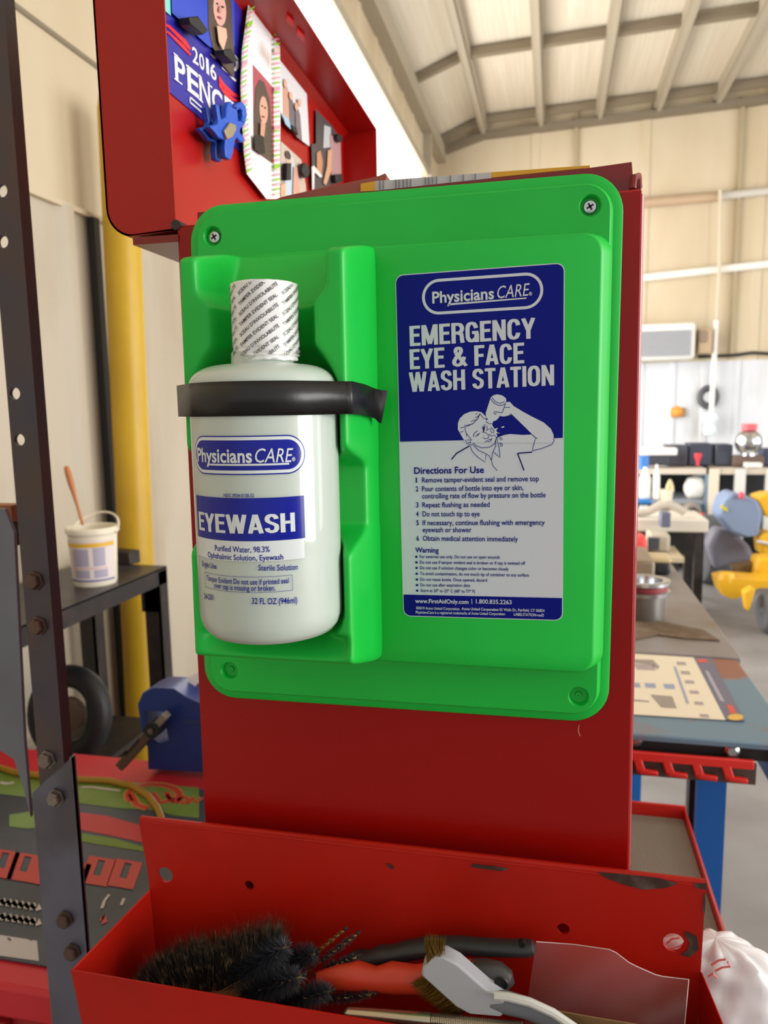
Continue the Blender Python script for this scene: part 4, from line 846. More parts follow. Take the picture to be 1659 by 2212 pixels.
w = MB(); w.poly([lab(u, v, y1) for u, v in clipz(inn, 0, v2)]); w.build('blue_footer', INK, label, smooth=0, weld=False)
yl = LY-.0004
def L2(u, v): p = o_+exu*u+ezu*v; return Vector((p.x, yl, p.z))
def ltext(s, x0, y0, x1, y1_, cap, bold=.013, shear=0): a, b = inv(x0, y0), inv(x1, y1_); letters(w, s, a, b, cap*3.0e-4*.976, L2, bold, shear=shear)
def ring(mb, cx, cz, hw, hh, t_, fn, mi=0):
    A = rrect(cx-hw, cx+hw, cz-hh, cz+hh, hh*.995, 10); B = rrect(cx-hw+t_, cx+hw-t_, cz-hh+t_, cz+hh-t_, (hh-t_)*.995, 10); n = len(A)
    mb.add([fn(*p) for p in A]+[fn(*p) for p in B], [(i, (i+1) % n, (i+1) % n+n, i+n) for i in range(n)], mi)
w = MB()
c = inv(1036, 636.5); ring(w, c[0], c[1], .0365, .0106, .0017, L2)
ltext('Physicians', 930, 656, 1063, 647, 24, .022); ltext('CARE', 1068, 647, 1136, 641, 24.5, .0, .18); ltext('®', 1138, 641, 1145, 640.5, 7)
a, b = inv(963, 661), inv(1133, 647.5); w.poly([L2(a[0], a[1]), L2(a[0]+.002, a[1]+.0012), L2(b[0], b[1]+.0007), L2(b[0], b[1])])
w.build('logo', PALE, label, smooth=0, weld=False); w = MB()
for s_, x0, y0_, x1, y1_ in (('EMERGENCY', 882, 748.5, 1152, 733), ('EYE & FACE', 882.5, 798.5, 1129, 786.5), ('WASH STATION', 882, 847.5, 1194, 834.5)): block(w, s_, inv(x0, y0_), inv(x1, y1_), 42*.0002925, L2)
w.build('heading_lettering', PALE, label, smooth=0, weld=False); w = MB()
ltext('www.FirstAidOnly.com', 897, 1302, 1012, 1305, 9.5, .02); ltext('|', 1019, 1303, 1020, 1303, 9); ltext('1.800.835.2263', 1028, 1304, 1105, 1306.5, 9.5)
ltext('©2019 Acme United Corporation.', 899, 1316, 994, 1318.5, 6.2); ltext('Acme United Corporation', 997, 1318, 1077, 1320.5, 6.2, .02); ltext('55 Walls Dr, Fairfield, CT 06824', 1079, 1320.5, 1176, 1323.5, 6.2)
ltext('PhysiciansCare is a registered trademarks of Acme United Corporation', 898.5, 1325, 1091, 1330, 6.2); ltext('LABELSTATION-revD', 1110, 1331, 1175, 1333.5, 6.4)
w.build('contact_lettering', PALE, label, smooth=0, weld=False)
w = MB()
ltext('Directions For Use', 893, 1023.5, 1043.5, 1022.5, 14.5, .022)
for i, (n_, s, x1, y, yb) in enumerate([('1', 'Remove tamper-evident seal and remove top', 1162, 1042.5, 1041), ('2', 'Pour contents of bottle into eye or skin,', 1129, 1061.5, 1060), ('', 'controlling rate of flow by pressure on the bottle', 1177, 1077, 1076), ('3', 'Repeat flushing as needed', 1056.5, 1096, 1096), ('4', 'Do not touch tip to eye', 1035, 1115.5, 1116), ('5', 'If necessary, continue flushing with emergency', 1175.5, 1134.5, 1135.5), ('', 'eyewash or shower', 1017.5, 1149.5, 1150.5), ('6', 'Obtain medical attention immediately', 1118, 1168, 1171)]):
    x0 = [910, 910, 910.5, 911, 911.5, 912, 912, 912.5][i]; ltext(s, x0, y, x1, yb, 11.3)
    if n_: ltext(n_, 896.5+i*.35, y, (899.3 if n_ == '1' else 901.8)+i*.35, y, 11.5, .022)
ltext('Warning', 896.5, 1193, 947, 1194, 11.5, .022)
for s, x1, y, yb in [('For external use only. Do not use on open wounds', 1079, 1205.5, 1208), ('Do not use if tamper evident seal is broken or if cap is twisted off', 1134, 1217.5, 1221.5), ('Do not use if solution changes color or becomes cloudy', 1098, 1229.5, 1233.5), ('To avoid contamination, do not touch tip of container to any surface', 1142, 1242, 1247), ('Do not reuse bottle. Once opened, discard', 1052, 1254.5, 1257.5), ('Do not use after expiration date', 1015, 1266.5, 1268.5), ('Store at 20º to 25º C (68º to 77º F)', 1026, 1278.5, 1281.5)]:
    ltext(s, 906+(y-1205)*.03, y, x1, yb, 7.2)
    a = inv(896.5+(y-1205)*.03, y-.5); w.poly([L2(a[0], a[1]), L2(a[0]+.0014, a[1]), L2(a[0]+.0014, a[1]+.0014), L2(a[0], a[1]+.0014)])
w.build('blue_lettering', INK, label, smooth=0, weld=False)
# drawing of a person pouring a bottle over the face
def zd(x, y): return 950+x/5.925, 840+y/5.925
def dpt(x, y, yy): return P(*zd(x, y), Y=yy)
w = MB()
for i, q in enumerate(([(320, 672), (270, 590), (232, 520), (232, 440), (255, 380), (310, 325), (390, 292), (470, 286), (535, 300), (585, 350), (600, 400), (600, 460), (545, 500), (560, 560), (640, 600), (730, 610), (720, 690), (320, 690)],
          [(652, 110), (690, 80), (740, 70), (800, 85), (845, 118), (852, 150), (795, 305), (750, 375), (718, 405), (680, 415), (625, 398), (592, 362), (588, 310)], [(600, 392), (682, 412), (668, 475), (590, 460)],
          [(585, 465), (675, 470), (700, 512), (748, 498), (722, 530), (735, 556), (774, 570), (722, 568), (738, 606), (700, 620), (560, 590)],
          [(720, 632), (820, 592), (900, 578), (1060, 590), (1180, 585), (1235, 632), (1180, 690), (720, 690)],
          [(822, 240), (855, 168), (895, 165), (945, 220), (1060, 290), (1170, 350), (1330, 430), (1420, 510), (1457, 590), (1457, 690), (1180, 690), (1210, 612), (1250, 640), (1100, 510), (915, 330), (870, 352), (820, 360), (765, 352), (720, 330), (760, 300)], [(782, 488), (826, 476), (822, 494), (795, 500)])):
    w.poly([dpt(x, y, LY-.00026-.00001*i) for x, y in q])
w.build('drawing_figure', PALE, label, smooth=0, weld=False)
w = MB(); yd = LY-.00036
def ln(pts, wd=6):
    ps_ = [dpt(x, y, yd) for x, y in pts]; L = []; R_ = []; n = len(ps_); wd = wd/5.925*.00037/2
    for i, p in enumerate(ps_):
        d = (ps_[min(i+1, n-1)]-ps_[max(i-1, 0)]).normalized(); q = Vector((-d.z, 0, d.x))*wd; L.append(p+q); R_.append(p-q)
    w.add(L+R_, [(i, i+1, n+i+1, n+i) for i in range(n-1)])
for q in ([(515, 318), (490, 375), (430, 440), (350, 480), (262, 500)], [(512, 318), (480, 390), (420, 450), (315, 472)], [(515, 318), (550, 365), (605, 400)], [(320, 500), (335, 560), (375, 615), (410, 658)], [(300, 540), (262, 560)], [(345, 570), (340, 610)], [(430, 615), (440, 570), (485, 535)], [(455, 615), (490, 575), (515, 570)], [(480, 600), (505, 580)],
          [(325, 655), (350, 700), (400, 720), (430, 705)], [(345, 655), (390, 655), (400, 690)], [(360, 680), (395, 690)], [(425, 690), (470, 730), (540, 755), (640, 745), (700, 705), (722, 640), (728, 615)], [(555, 620), (580, 640), (620, 630), (632, 590)], [(575, 685), (620, 655), (665, 640)], [(612, 680), (650, 670), (670, 635)],
          [(150, 903), (215, 825), (380, 730)], [(388, 735), (415, 800), (470, 860), (580, 940), (590, 845)], [(430, 720), (500, 790), (590, 830), (635, 860), (660, 915)], [(720, 640), (715, 730), (675, 820), (660, 920), (680, 985), (735, 1047)], [(730, 625), (760, 760), (768, 880), (735, 850), (690, 810)],
          [(1250, 640), (1215, 612)], [(1225, 630), (1195, 740), (1180, 810), (995, 825), (1078, 1045)], [(1192, 790), (1300, 765), (1435, 712), (1462, 660), (1458, 630)],
          [(585, 455), (540, 495), (560, 520), (545, 555), (590, 560), (620, 590), (645, 580), (660, 610), (690, 590), (720, 610)], [(600, 475), (610, 500), (595, 540), (620, 520), (640, 505), (665, 560), (690, 565), (695, 540), (655, 490)],
          [(650, 125), (690, 180), (750, 210), (810, 208), (838, 190)], [(668, 110), (710, 165), (770, 185), (830, 165)], [(590, 420), (630, 445), (672, 445)], [(840, 190), (800, 305)], [(700, 318), (690, 300), (715, 290), (750, 300), (800, 305)], [(700, 318), (715, 325), (720, 308)], [(830, 238), (900, 235)], [(760, 350), (820, 358), (880, 345), (915, 318)], [(915, 325), (1100, 505), (1215, 620)],
          [(760, 628), (790, 625), (803, 650), (785, 655), (760, 628)], [(768, 688), (800, 705), (803, 730), (785, 735), (768, 688)], [(480, 310), (460, 325)], [(500, 345), (455, 370)], [(460, 392), (400, 420)]): ln(q)
for q in ([(150, 903), (215, 825), (380, 730)], [(995, 825), (1078, 1045)], [(1180, 810), (995, 825)]): ln(q, 11)
w.build('drawing_lines', INK, label, smooth=0, weld=False)

# ------------------------------------------------------------------ eyewash bottle
BZ0 = 1.3200; ZTOP = P(570, 602, Y=AY-.02).z
ZN1 = P(570, 768, Y=AY-.02).z; ZN0 = P(570, 783, Y=AY-.02).z; ZS = P(432, 838, Y=AY).z
t = thing('eyewash_bottle', 'milky white squeeze bottle with blue labels held in the green station', 'bottle', (AX, AY, BZ0))
pr = [(.001, 0), (BR-.009, 0), (BR-.005, .0014), (BR-.0018, .0055), (BR-.0003, .0105), (BR, .015), (BR, ZS-BZ0)]
for q in np.linspace(.12, 1, 9)*math.pi/2: pr.append((.0185+(BR-.0185)*math.cos(q)**.8, ZS-BZ0+(ZN0-ZS)*math.sin(q)))
pr += [(.0180, ZN0-BZ0+.001), (.0177, ZN1-BZ0+.003), (.016, ZN1-BZ0+.004), (.016, ZTOP-BZ0-.003)]
w = MB(); w.lathe(pr, (AX, AY, BZ0), n=96); body = w.build('body', WHITEPL, t, smooth=50)
# sealed cap
w = MB(); nn = 72; rings = []
for i, f in enumerate(np.linspace(0, 1, 44)):
    z = ZN1-.002+(ZTOP-ZN1+.002)*f; ring_ = []
    for k_ in range(nn):
        a = 2*math.pi*k_/nn; r = .0190+.0002*math.sin(9*a)+.0004*noise.noise(Vector((math.cos(a)*2, math.sin(a)*2, f*3)))
        if f < .17: r += -.0012*(1-f/.17)+.0011*math.sin(f*110)*.5+.0009*noise.noise(Vector((math.cos(a)*6, math.sin(a)*6, f*60)))
        zz = z+(.0007*noise.noise(Vector((math.cos(a)*4, math.sin(a)*4, 1)))*(1 if f < .1 or f > .93 else 0))
        ring_.append(Vector((AX+.0025+r*math.cos(a), AY+r*math.sin(a), zz)))
    rings.append(ring_)
for r_, dz in ((.0178, .0006), (.0170, .0002), (.0155, -.0012), (.001, -.0014)): rings.append([Vector((AX+.0025+r_*math.cos(2*math.pi*k_/nn), AY+r_*math.sin(2*math.pi*k_/nn), ZTOP+dz)) for k_ in range(nn)])
w.loft(rings); cap = w.build('sealed_cap', SEAL, t, smooth=60)
w = MB(); R0 = .0196
def capfn(s, z): a = -math.pi/2+s/R0; return Vector((AX+.0025+R0*math.cos(a), AY+R0*math.sin(a), z))
zlo, zhi = ZN1+.0005, ZTOP-.0006
def kp(s, z): return zlo < z < zhi and abs(s) < .045
th = math.radians(35); dd = np.array([math.cos(th), math.sin(th)]); pitch = .0056; L1 = .0285
for i in range(-9, 12):
    s_ = ('TAMPER EVIDENT SEAL', "SCEAU D'INVIOLABILITÉ")[i % 2]
    for k_ in (-2, -1, 0, 1):
        st = np.array([-.0080+k_*.0262, (zlo+zhi)/2-.004+i*pitch*1.0])+dd*0
        a = st; b = st+dd*L1*(.98 if i % 2 == 0 else 1.0)
        if b[1] > zlo and a[1] < zhi: letters(w, s_, a, b, .0019, capfn, .015, keep=kp)
w.build('seal_lettering', BLACKINK, cap, smooth=0, weld=False)
# printing on the bottle
def cyl_hit(px, py, r):
    v = ray(px, py); ox, oy = CAM[0]-AX, CAM[1]-AY; a = v[0]**2+v[1]**2; b = ox*v[0]+oy*v[1]; c_ = ox*ox+oy*oy-r*r; D = max(b*b-a*c_, 0); tt = (-b-math.sqrt(D))/a; p = CAM+tt*v
    return r*math.atan2(p[0]-AX, -(p[1]-AY)), p[2]
RB = BR+.0003
def bfn(off): return lambda s, z: Vector((AX+(RB+off)*math.sin(s/RB), AY-(RB+off)*math.cos(s/RB), z))
def bt(s, x0, y0, x1, y1_, cap_, bold=.013, shear=0, f=bfn(.0003)):
    a, b = cyl_hit(x0, y0, RB), cyl_hit(x1, y1_, RB); letters(w, s, a, b, cap_*.000265, f, bold, shear=shear)
def gpatch(x0, y0, x1, y1_, f, mi=0, n=40, r=0):
    a, b = cyl_hit(x0, (y0+y1_)/2, RB), cyl_hit(x1, (y0+y1_)/2, RB); zt_ = cyl_hit((x0+x1)/2, y0, RB)[1]; zb_ = cyl_hit((x0+x1)/2, y1_, RB)[1]
    w.grid(n, 2, lambda u, v: f(a[0]+(b[0]-a[0])*u, zb_+(zt_-zb_)*v), mi); return a[0], b[0], zb_, zt_
def capsule(s0, s1, z0, z1, f, mi, inset=0, n=64, power=1):
    s0 += inset; s1 -= inset; z0 += inset; z1 -= inset; hh = (z1-z0)/2; cz = (z0+z1)/2; v = []; fc = []
    for i in range(n):
        u = (1-math.cos(math.pi*i/(n-1)))/2; s_ = s0+(s1-s0)*u; e_ = min(s_-s0, s1-s_); hgt = hh if e_ > hh else math.sqrt(max(hh*hh-(hh-e_)**2, 0)); hgt = max(hgt, 1e-5); v += [f(s_, cz-hgt), f(s_, cz+hgt)]
    w.add(v, [(2*i, 2*i+2, 2*i+3, 2*i+1) for i in range(n-1)], mi)
w = MB(); sa = cyl_hit(422, 985, RB)[0]; sb = cyl_hit(659, 985, RB)[0]; za = cyl_hit(540, 1026, RB)[1]; zb_ = cyl_hit(540, 941, RB)[1]
capsule(sa, sb, za, zb_, bfn(.0001), 0); capsule(sa, sb, za, zb_, bfn(.0002), 1, .0007); capsule(sa, sb, za, zb_, bfn(.0003), 0, .0024)
bt('Physicians', 429, 996, 545, 999, 29, .022, f=bfn(.0005)); n0_ = len(w.m); bt('CARE', 549, 999, 628, 998, 28, 0, .18, f=bfn(.0005)); bt('®', 630, 996, 637, 996, 8, f=bfn(.0005))
gpatch(450, 1002, 624, 1006, bfn(.0005), 1, 30)
for i in range(len(w.m)):
    pass
w.m = [1 if k_ >= 63*3 else q for k_, q in enumerate(w.m)]
w.build('logo', [INKB, PALEB], body, smooth=30, weld=False)
w = MB(); gpatch(427, 1076, 658, 1169, bfn(.0001)); w.build('blue_band', INKB, body, weld=False)
w = MB(); gpatch(428, 1169.5, 658, 1213, bfn(.0001)); block(w, 'EYEWASH', cyl_hit(432, 1144, RB), cyl_hit(638, 1147.5, RB), 41*.000254, bfn(.0003));  w.build('pale_band', PALEB, body, smooth=0, weld=False)
w = MB()
bt('NDC 0924-0158-32', 484, 1073.5, 549, 1074, 7.2); w.build('code_print', INKB, body, smooth=0, weld=False); w = MB(); bt('Purified Water, 98.3%', 465, 1189, 583, 1192, 12, .008); bt('Ophthalmic Solution, Eyewash', 450, 1203, 612, 1208, 11.5, .01)
bt('Single Use', 437, 1222, 468, 1229, 11.5); bt('Sterile Solution', 558, 1232, 643, 1230, 12, .01); bt('Tamper Evident', 447, 1253, 502, 1261, 11.5, .01); bt('Do not use if printed seal', 505, 1261, 624, 1259, 11.5); bt('over cap is missing or broken.', 463, 1269, 595, 1275, 11.5)
w.build('small_print', INKB, body, smooth=0, weld=False); w = MB(); bt('24-201', 442, 1293, 462, 1296, 12); bt('32 FL OZ (946ml)', 544, 1304, 642, 1302, 13)
w.build('volume_print', INKB, body, smooth=0, weld=False); w = MB(); a, b = cyl_hit(444, 1260, RB), cyl_hit(632, 1262, RB); z0, z1 = cyl_hit(540, 1280, RB)[1], cyl_hit(540, 1246, RB)[1]; f = bfn(.0003); th_ = .0002
for za_, zb2 in ((z0, z0+th_), (z1-th_, z1)): w.grid(40, 2, lambda u, v: f(a[0]+(b[0]-a[0])*u, za_+(zb2-za_)*v))
for s0, s1 in ((a[0], a[0]+th_), (b[0]-th_, b[0])): w.grid(2, 2, lambda u, v: f(s0+(s1-s0)*u, z0+(z1-z0)*v))
w.build('notice_box', INKB, body, smooth=0, weld=False)

# ------------------------------------------------------------------ black tape strap
zc_t = (P(752, 823, Y=-.086).z, P(755, 893, Y=-.086).z)
zu, zl = zc_t[0]-.0002, zc_t[1]-.0003
cor = Vector((-.1118, -.0868)); dl = math.hypot(cor.x-AX, cor.y-AY); rt = BR+.0008
aR = math.acos(rt/dl); base = math.atan2(cor.y-AY, cor.x-AX); a1 = base-aR
corL = Vector((-.2188, -.0862)); dlL = math.hypot(corL.x-AX, corL.y-AY); aL = math.acos(min(1, rt/dlL)); baseL = math.atan2(corL.y-AY, corL.x-AX); a0 = baseL+aL
if a0 > 0: a0 -= 2*math.pi
if a1 > 0: a1 -= 2*math.pi
path = [(-.2222, -.030, 0), (-.2205, -.06, 0), (-.2194, -.0835, 0), (corL.x+.0006, corL.y-.0006, 0)]
for q in np.linspace(a0, a1, 36): path.append((AX+rt*math.cos(q), AY+rt*math.sin(q), 0))
path += [(cor.x-.002, cor.y-.0008, 0), (cor.x, cor.y, 0), (cor.x+.0008, cor.y+.0012, 0), (-.1086, -.066, -.0012), (-.1066, -.05, -.0032)]
w = MB(); n = len(path)
w.add([(x, y, zu+d) for x, y, d in path]+[(x, y, zl+d) for x, y, d in path], [(i, i+1, n+i+1, n+i) for i in range(n-1)])
t = thing('tape_strap', 'black adhesive tape strapped around bottle and green holder', 'tape', (AX, AY-BR, zl))
o = w.build('band', TAPE, t, smooth=40); sm = o.modifiers.new('solid', 'SOLIDIFY'); sm.thickness = .0004; sm.offset = 0
w = MB(); w.add([(-.1066, -.05, zu-.0032), (-.1036, -.0455, zu-.0042), (-.0995, -.044, zu-.0045), (-.1066, -.05, zl-.0032), (-.1050, -.0455, zl-.006), (-.1040, -.0440, zl-.0062)], [(0, 1, 4, 3), (1, 2, 5, 4)])
o = w.build('loose_end', mat('tape_back', '#0C0B0C', .6), t); sm = o.modifiers.new('solid', 'SOLIDIFY'); sm.thickness = .0004; sm.offset = 0

# ------------------------------------------------------------------ parts bin hung on the chest
YK, YF = -.022, -.09
zt0, zs, zf = 1.1448, 1.0865, .985
bxl, bxr = -.3030, .0995
t = thing('parts_bin', 'worn red steel parts bin fixed under the green station', 'bin', (-.1, -.05, zf))
hl = [circ(P(357, 1890, Y=YK), .0062), circ(P(538, 1913, Y=YK), .0038), circ(P(1217, 2007, Y=YK), .0042), circ(P(1455, 2036, Y=YK), .0066)]
w = MB(); w.prism([Vector((x, YK, z)) for x, z in ((-.2960, zf), (bxr-.002, zf), (bxr, zt0-.004), (bxr, zt0-.0005), (bxl, zt0), (bxl+.0005, zt0-.01), (-.2985, 1.10))], (0, .0022, 0), hl); 
w.tube([(bxl, YK+.003, zt0-.002), (bxr, YK+.003, zt0-.002)], .0032, 10); bp = w.build('back_panel', BINRED, t, smooth=30)
w = MB()
for q in ([(1290, 1884), (1345, 1888), (1420, 1896), (1465, 1908), (1440, 1918), (1390, 1922), (1350, 1912), (1312, 1898)], [(1500, 1908), (1526, 1908), (1526, 1922), (1502, 1918)], [(1020, 1866), (1060, 1870), (1100, 1876), (1085, 1882), (1050, 1878), (1018, 1873)], [(1480, 2010), (1505, 2022), (1510, 2050), (1490, 2068), (1470, 2062), (1486, 2052), (1490, 2036), (1480, 2022)], [(832, 1865), (845, 1867), (852, 1876), (845, 1878)], [(1519, 1935), (1524, 1928), (1523, 1972), (1518, 1970)]):
    w = MB(); w.poly([P(x, y, Y=YK-.0005) for x, y in q]); w.build('paint_wear', DARKWEAR, bp, smooth=0, weld=False)
def side(pts, d, nm, m=BINRED): w = MB(); w.prism(pts, d); return w.build(nm, m, t, smooth=0, bevel=.0005)
fl = P(154, 2093, Y=YF); fr = Vector((.0985, YF, fl.z))
side([Vector((-.2985, YK, zs+.001)), Vector((fl.x, YF, fl.z)), Vector((fl.x+.012, YF, zf)), Vector((-.2955, YK, zf))], (.0012, 0, 0), 'left_side')
side([Vector((bxr-.001, YK, zs-.004)), Vector((fr.x+.012, YF, fl.z)), Vector((fr.x+.004, YF, zf)), Vector((bxr-.002, YK, zf))], (.0012, 0, 0), 'right_side')
side([Vector((fl.x, YF, fl.z)), Vector((fr.x+.012, YF, fl.z-.001)), Vector((fr.x+.004, YF, zf)), Vector((fl.x+.012, YF, zf))], (0, -.0012, 0), 'front_panel')
side([Vector((-.2955, YK, zf+.012)), Vector((bxr-.002, YK, zf+.012)), Vector((fr.x, YF, zf+.012)), Vector((fl.x+.01, YF, zf+.012))], (0, 0, .001), 'bottom')

# brushes and tools in the bin
def bristles(mb, pts_dirs, ln_, wd, jit=.15, seed=1):
    rg = random.Random(seed)
    for p, d, l in pts_dirs:
        d = (d+Vector((rg.uniform(-jit, jit), rg.uniform(-jit, jit), rg.uniform(-jit, jit)))).normalized(); l_ = l*rg.uniform(.82, 1.06)
        s_ = d.orthogonal().normalized(); s_.rotate(Matrix.Rotation(rg.uniform(0, 6.28), 3, d)); e_ = d.cross(s_)
        bend = s_*rg.uniform(-.1, .1)*l_; mid = p+d*l_*.55+bend*.4; tip = p+d*l_+bend
        mb.add([p-s_*wd, p+s_*wd, mid-s_*wd, mid+s_*wd, tip], [(0, 1, 3, 2), (2, 3, 4)])
        mb.add([p-e_*wd, p+e_*wd, mid-e_*wd, mid+e_*wd, tip], [(0, 1, 3, 2), (2, 3, 4)])
Yb = -.048
t = thing('bench_brush', 'wooden bench brush with long dark bristles at the left of the bin', 'brush', P(450, 2130, Y=Yb))
top = [(296, 2098), (330, 2058), (390, 2030), (450, 2014), (520, 2002), (570, 1990), (607, 1986)]
bot = [(330, 2168), (365, 2158), (410, 2148), (455, 2142), (510, 2132), (560, 2122), (600, 2115)]
pts = []
rg = random.Random(3)
for i in range(2600):
    u = rg.random()*(len(top)-1); k_ = int(u); f = u-k_; dep = rg.uniform(0, .022)
    a = P(bot[k_][0]*(1-f)+bot[k_+1][0]*f, bot[k_][1]*(1-f)+bot[k_+1][1]*f, Y=Yb+dep-.014); b = P(top[k_][0]*(1-f)+top[k_+1][0]*f, top[k_][1]*(1-f)+top[k_+1][1]*f, Y=Yb+dep*.8-.014)
    pts.append((a, (b-a).normalized(), (b-a).length))
w = MB(); bristles(w, pts, 0, .00026, .2, 5); o = w.build('bristles', BRISTLE, t, smooth=0, weld=False)
w = MB(); w.tube([P(x, y+8, Y=Yb-.003) for x, y in [(318, 2176)]+bot+[(640, 2105)]], [.004]+[.011]*7+[.006], 12, flatten=1.2); w.build('wooden_block', WOOD, t)
def tube_brush(label, A, B, R, YA, YB_, n, mb_=BRISTLEK, tipm=COPPER, stem=True, seed=1):
    A, B = P(*A, Y=YA), P(*B, Y=YB_); d = (B-A); L = d.length; dn = d/L; u = dn.orthogonal().normalized(); v = dn.cross(u); R = R*.00026
    t = thing('tube_brush', label, 'brush', A, 'twisted wire tube brushes in the bin'); w = MB(); rg = random.Random(seed); pts = []
    for i in range(int(n*.65)):
        f = rg.random(); a = rg.uniform(0, 6.283); tp = 1 if f < .8 else 1-.35*(f-.8)/.2
        pts.append((A+d*f*.93, (u*math.cos(a)+v*math.sin(a)+dn*.22), R*tp))
    bristles(w, pts, 0, .0002, .12, seed); w.build('bristles', mb_, t, smooth=0, weld=False)
    w = MB(); hel = [A-dn*(.03 if stem else 0)+dn*((L+.002+(.03 if stem else 0))*k_/60)+(u*math.cos(k_*1.3)+v*math.sin(k_*1.3))*.0006 for k_ in range(61)]; w.tube(hel, .0006, 6)
    w.build('twisted_wire', tipm, t)
    w = MB(); w.tube([B, B+dn*.0015, B+dn*.003], [.0011, .0014, .0006], 8); w.build('tip', BLK, t); return t
tube_brush('large black tube brush, tip highest beside the bench brush', (500, 2112), (622, 2040), 52, -.058, -.072, 1500, seed=11)
tube_brush('black tube brush behind, tip pointing right under the brass-flecked pair', (575, 2092), (685, 2058), 45, -.045, -.052, 1200, seed=12)
tube_brush('black tube brush in the middle of the heap with pale wire tip', (530, 2150), (655, 2106), 46, -.066, -.076, 1300, seed=13)
tube_brush('black tube brush lowest in the heap above the steel rod', (600, 2172), (718, 2138), 40, -.066, -.076, 1100, seed=14)
tube_brush('slim black tube brush pointing right with a long bare tip', (700, 2160), (806, 2147), 20, -.062, -.066, 500, seed=15)
tube_brush('smallest brass tube brush, uppermost of the heap', (670, 2068), (744, 2008), 9, -.04, -.045, 260, BRASS, seed=16)
tube_brush('narrow black and brass tube brush just below the smallest one', (695, 2075), (772, 2017), 13, -.045, -.05, 420, BRISTLEK, seed=17)
tube_brush('short black tube brush against the black handle', (700, 2095), (772, 2065), 17, -.05, -.055, 450, seed=18)
w = MB()
for i in range(7): w.tube([P(462+i*7, 2150+i*2, Y=-.07), P(500+i*6, 2128+i*2, Y=-.066), P(545+i*6, 2108+i*3, Y=-.064)], .00045, 5)
tag(w.build('wire_bundle', COPPER), 'bundle of loose copper wires in front of the bench brush', 'wire')
t = thing('wire_brush', 'black contoured brush handle lying along the back of the bin', 'brush', P(980, 2060, Y=-.04))
w = MB(); ax = [(735, 2088), (775, 2072), (800, 2072), (825, 2063), (850, 2060), (880, 2053), (930, 2044), (990, 2042), (1050, 2046), (1100, 2048), (1140, 2048), (1152, 2046), (1157, 2045)]
w.tube([P(x, y, Y=-.038) for x, y in ax], [.004, .0062, .0052, .0062, .0052, .0060, .0058, .0054, .0052, .0050, .0050, .0040, .001], 16, flatten=1.3); w.build('handle', mat('black_grip', '#2A2A2A', .45), t)
w = MB(); c = P(1127, 2040, Y=-.0455); w.cyl(c, c+Vector((0, .003, 0)), .0022); w.build('hanging_hole', flat('#0A0A0A'), t)
t = thing('putty_knife', 'orange-red moulded grip with black end cap under the black handle', 'tool handle', P(930, 2120, Y=-.058))
w = MB(); w.tube([P(x, y, Y=-.058) for x, y in ((690, 2118), (735, 2112), (775, 2108), (815, 2116), (850, 2112), (900, 2116), (960, 2112), (1030, 2108))], [.006, .0085, .010, .0085, .0105, .0095, .0105, .0105], 18, flatten=.8); w.build('grip', mat('orange_grip', '#C83A20', .4), t)
w = MB(); w.tube([P(x, y, Y=-.058) for x, y in ((1022, 2109), (1050, 2110), (1080, 2114), (1100, 2120), (1110, 2126))], [.0108, .0112, .0105, .007, .001], 18, flatten=.8); w.build('end_cap', mat('grip_black', '#3A3634', .4), t)
w = MB(); c = P(1083, 2124, Y=-.0675); w.lathe([(.0045, 0), (.004, .001), (.0005, .001)], c, (0, -1, 0), 16); w.build('socket', flat('#0A0808'), t)
t = thing('brass_brush', 'grey handled brass bristle brush standing out of the bin', 'brush', P(1000, 2150, Y=-.075))
hd = [(912, 2092), (938, 2070), (962, 2070), (990, 2085), (1055, 2142), (1090, 2165), (1085, 2196), (1010, 2190), (985, 2176), (910, 2108)]
w = MB(); w.prism([P(x, y, Y=-.078) for x, y in hd], (0, .012, 0)); w.build('head', mat('grey_plastic', '#A9ABB0', .4), t, bevel=.0012)
w = MB(); w.tube([P(x, y, Y=-.073) for x, y in ((1060, 2160), (1095, 2166), (1140, 2178), (1190, 2200), (1240, 2235), (1300, 2280))], [.0065, .0072, .0068, .0066, .0066, .006], 14, flatten=.8); hnd = w.build('handle', mat('grey_rubber', '#6B6F75', .5), t)
w = MB(); w.tube([P(x, y, Y=-.0795) for x, y in ((1068, 2150), (1098, 2153), (1145, 2165), (1195, 2188), (1245, 2222))], .0026, 8); w.build('pale_stripe', flat('#C9C7C0'), hnd)
w = MB(); pts = []; rg = random.Random(21)
for i in range(420):
    a = P(922+rg.random()*36, 2086+rg.uniform(-4, 6), Y=-.078+rg.random()*.01); b = P(916+(a.x*0)+rg.random()*46, 2022+rg.uniform(-8, 10), Y=-.076+rg.random()*.012); pts.append((a, (b-a).normalized(), (b-a).length))
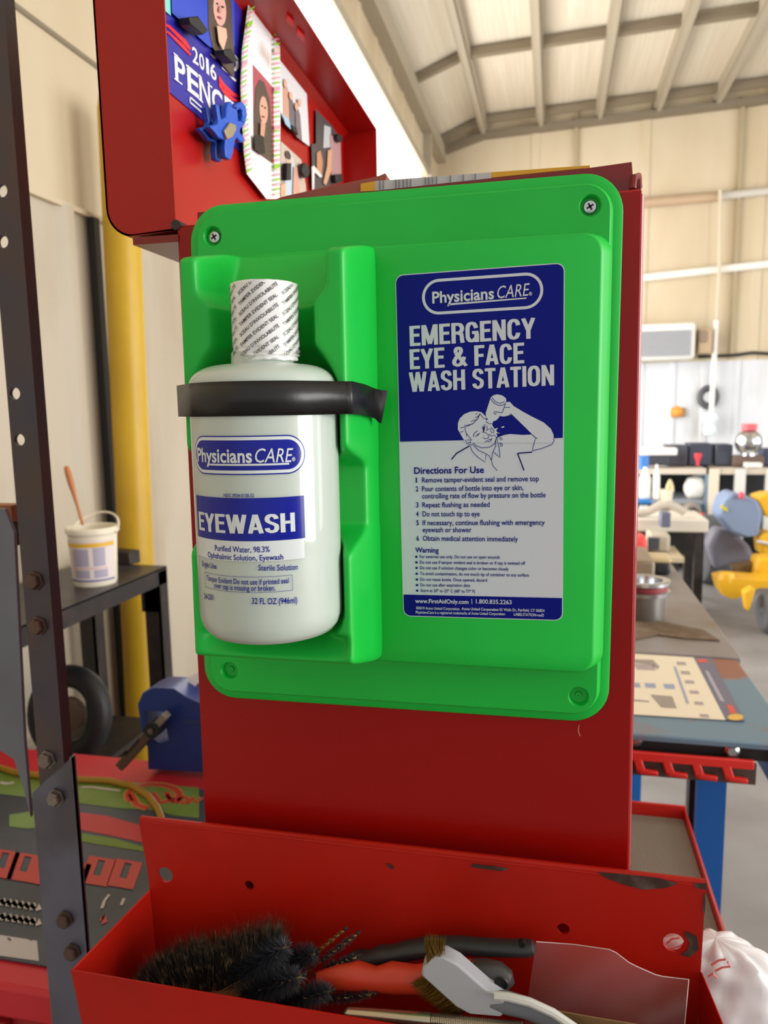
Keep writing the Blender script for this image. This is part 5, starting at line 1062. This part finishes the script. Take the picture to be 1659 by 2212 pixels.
for i in range(900):
    f = rg.random(); a = P(916+f*92, 2108+f*76, Y=-.078+rg.random()*.011); b = P(885+f*85+rg.uniform(-4, 4), 2130+f*72, Y=-.072+rg.random()*.016); pts.append((a, (b-a).normalized(), (b-a).length))
bristles(w, pts, 0, .00016, .08, 22); w.build('bristles', BRASS, t, smooth=0, weld=False)
t = thing('threaded_rod', 'bright steel rod with threaded end at the front of the bin', 'rod', P(850, 2205, Y=-.08))
A, B, Cc = P(745, 2190, Y=-.081), P(932, 2203, Y=-.081), P(1130, 2222, Y=-.081)
w = MB(); d = (B-A).normalized(); w.tube([A-d*.001, A+d*.001, A+d*.003, B], [.001, .0035, .0042, .0042], 20); w.build('shank', mat('zinc_steel', '#B8AE9A', .25, .9), t)
w = MB(); n = 50; w.tube([B+(Cc-B)*(k_/(2*n)) for k_ in range(2*n+1)], [.0042 if k_ % 2 else .0035 for k_ in range(2*n+1)], 16); w.build('thread', mat('zinc_steel', '#B8AE9A'), t, smooth=0)
film = mat('clear_film', '#E8DAD8', .15, alpha=.08, spec=.5)
def fpt(u, v):
    tp = np.interp(u, [0, .25, .5, .62, .8, 1], [2034, 2040, 2052, 2082, 2108, 2116]); x = 1158+u*330; y = tp+v*(2225-tp)
    return P(x-18*v*(1-u)-10*v, y, Y=-.034-.02*v+.003*math.sin(u*9+v*5))
w = MB(); w.grid(30, 16, fpt); t = thing('plastic_sleeve', 'clear plastic sleeve lying in the right half of the bin', 'bag', fpt(.5, 1))
w.build('film', film, t, smooth=60, weld=False)
w = MB(); w.tube([fpt(u, 0) for u in np.linspace(0, 1, 24)], .0003, 5); w.tube([fpt(1, v) for v in np.linspace(0, 1, 10)], .0003, 5); w.build('sealed_edge', mat('film_edge', '#D9C8C4', .3), t)
w = MB(); w.prism([P(x, y, Y=-.06) for x, y in ((1190, 2182), (1290, 2200), (1400, 2218), (1400, 2240), (1190, 2230))], (0, .001, 0)); tag(w.build('cardboard_slip', flat('#8E7048'), smooth=0), 'brown cardboard slip under the clear sleeve', 'card')
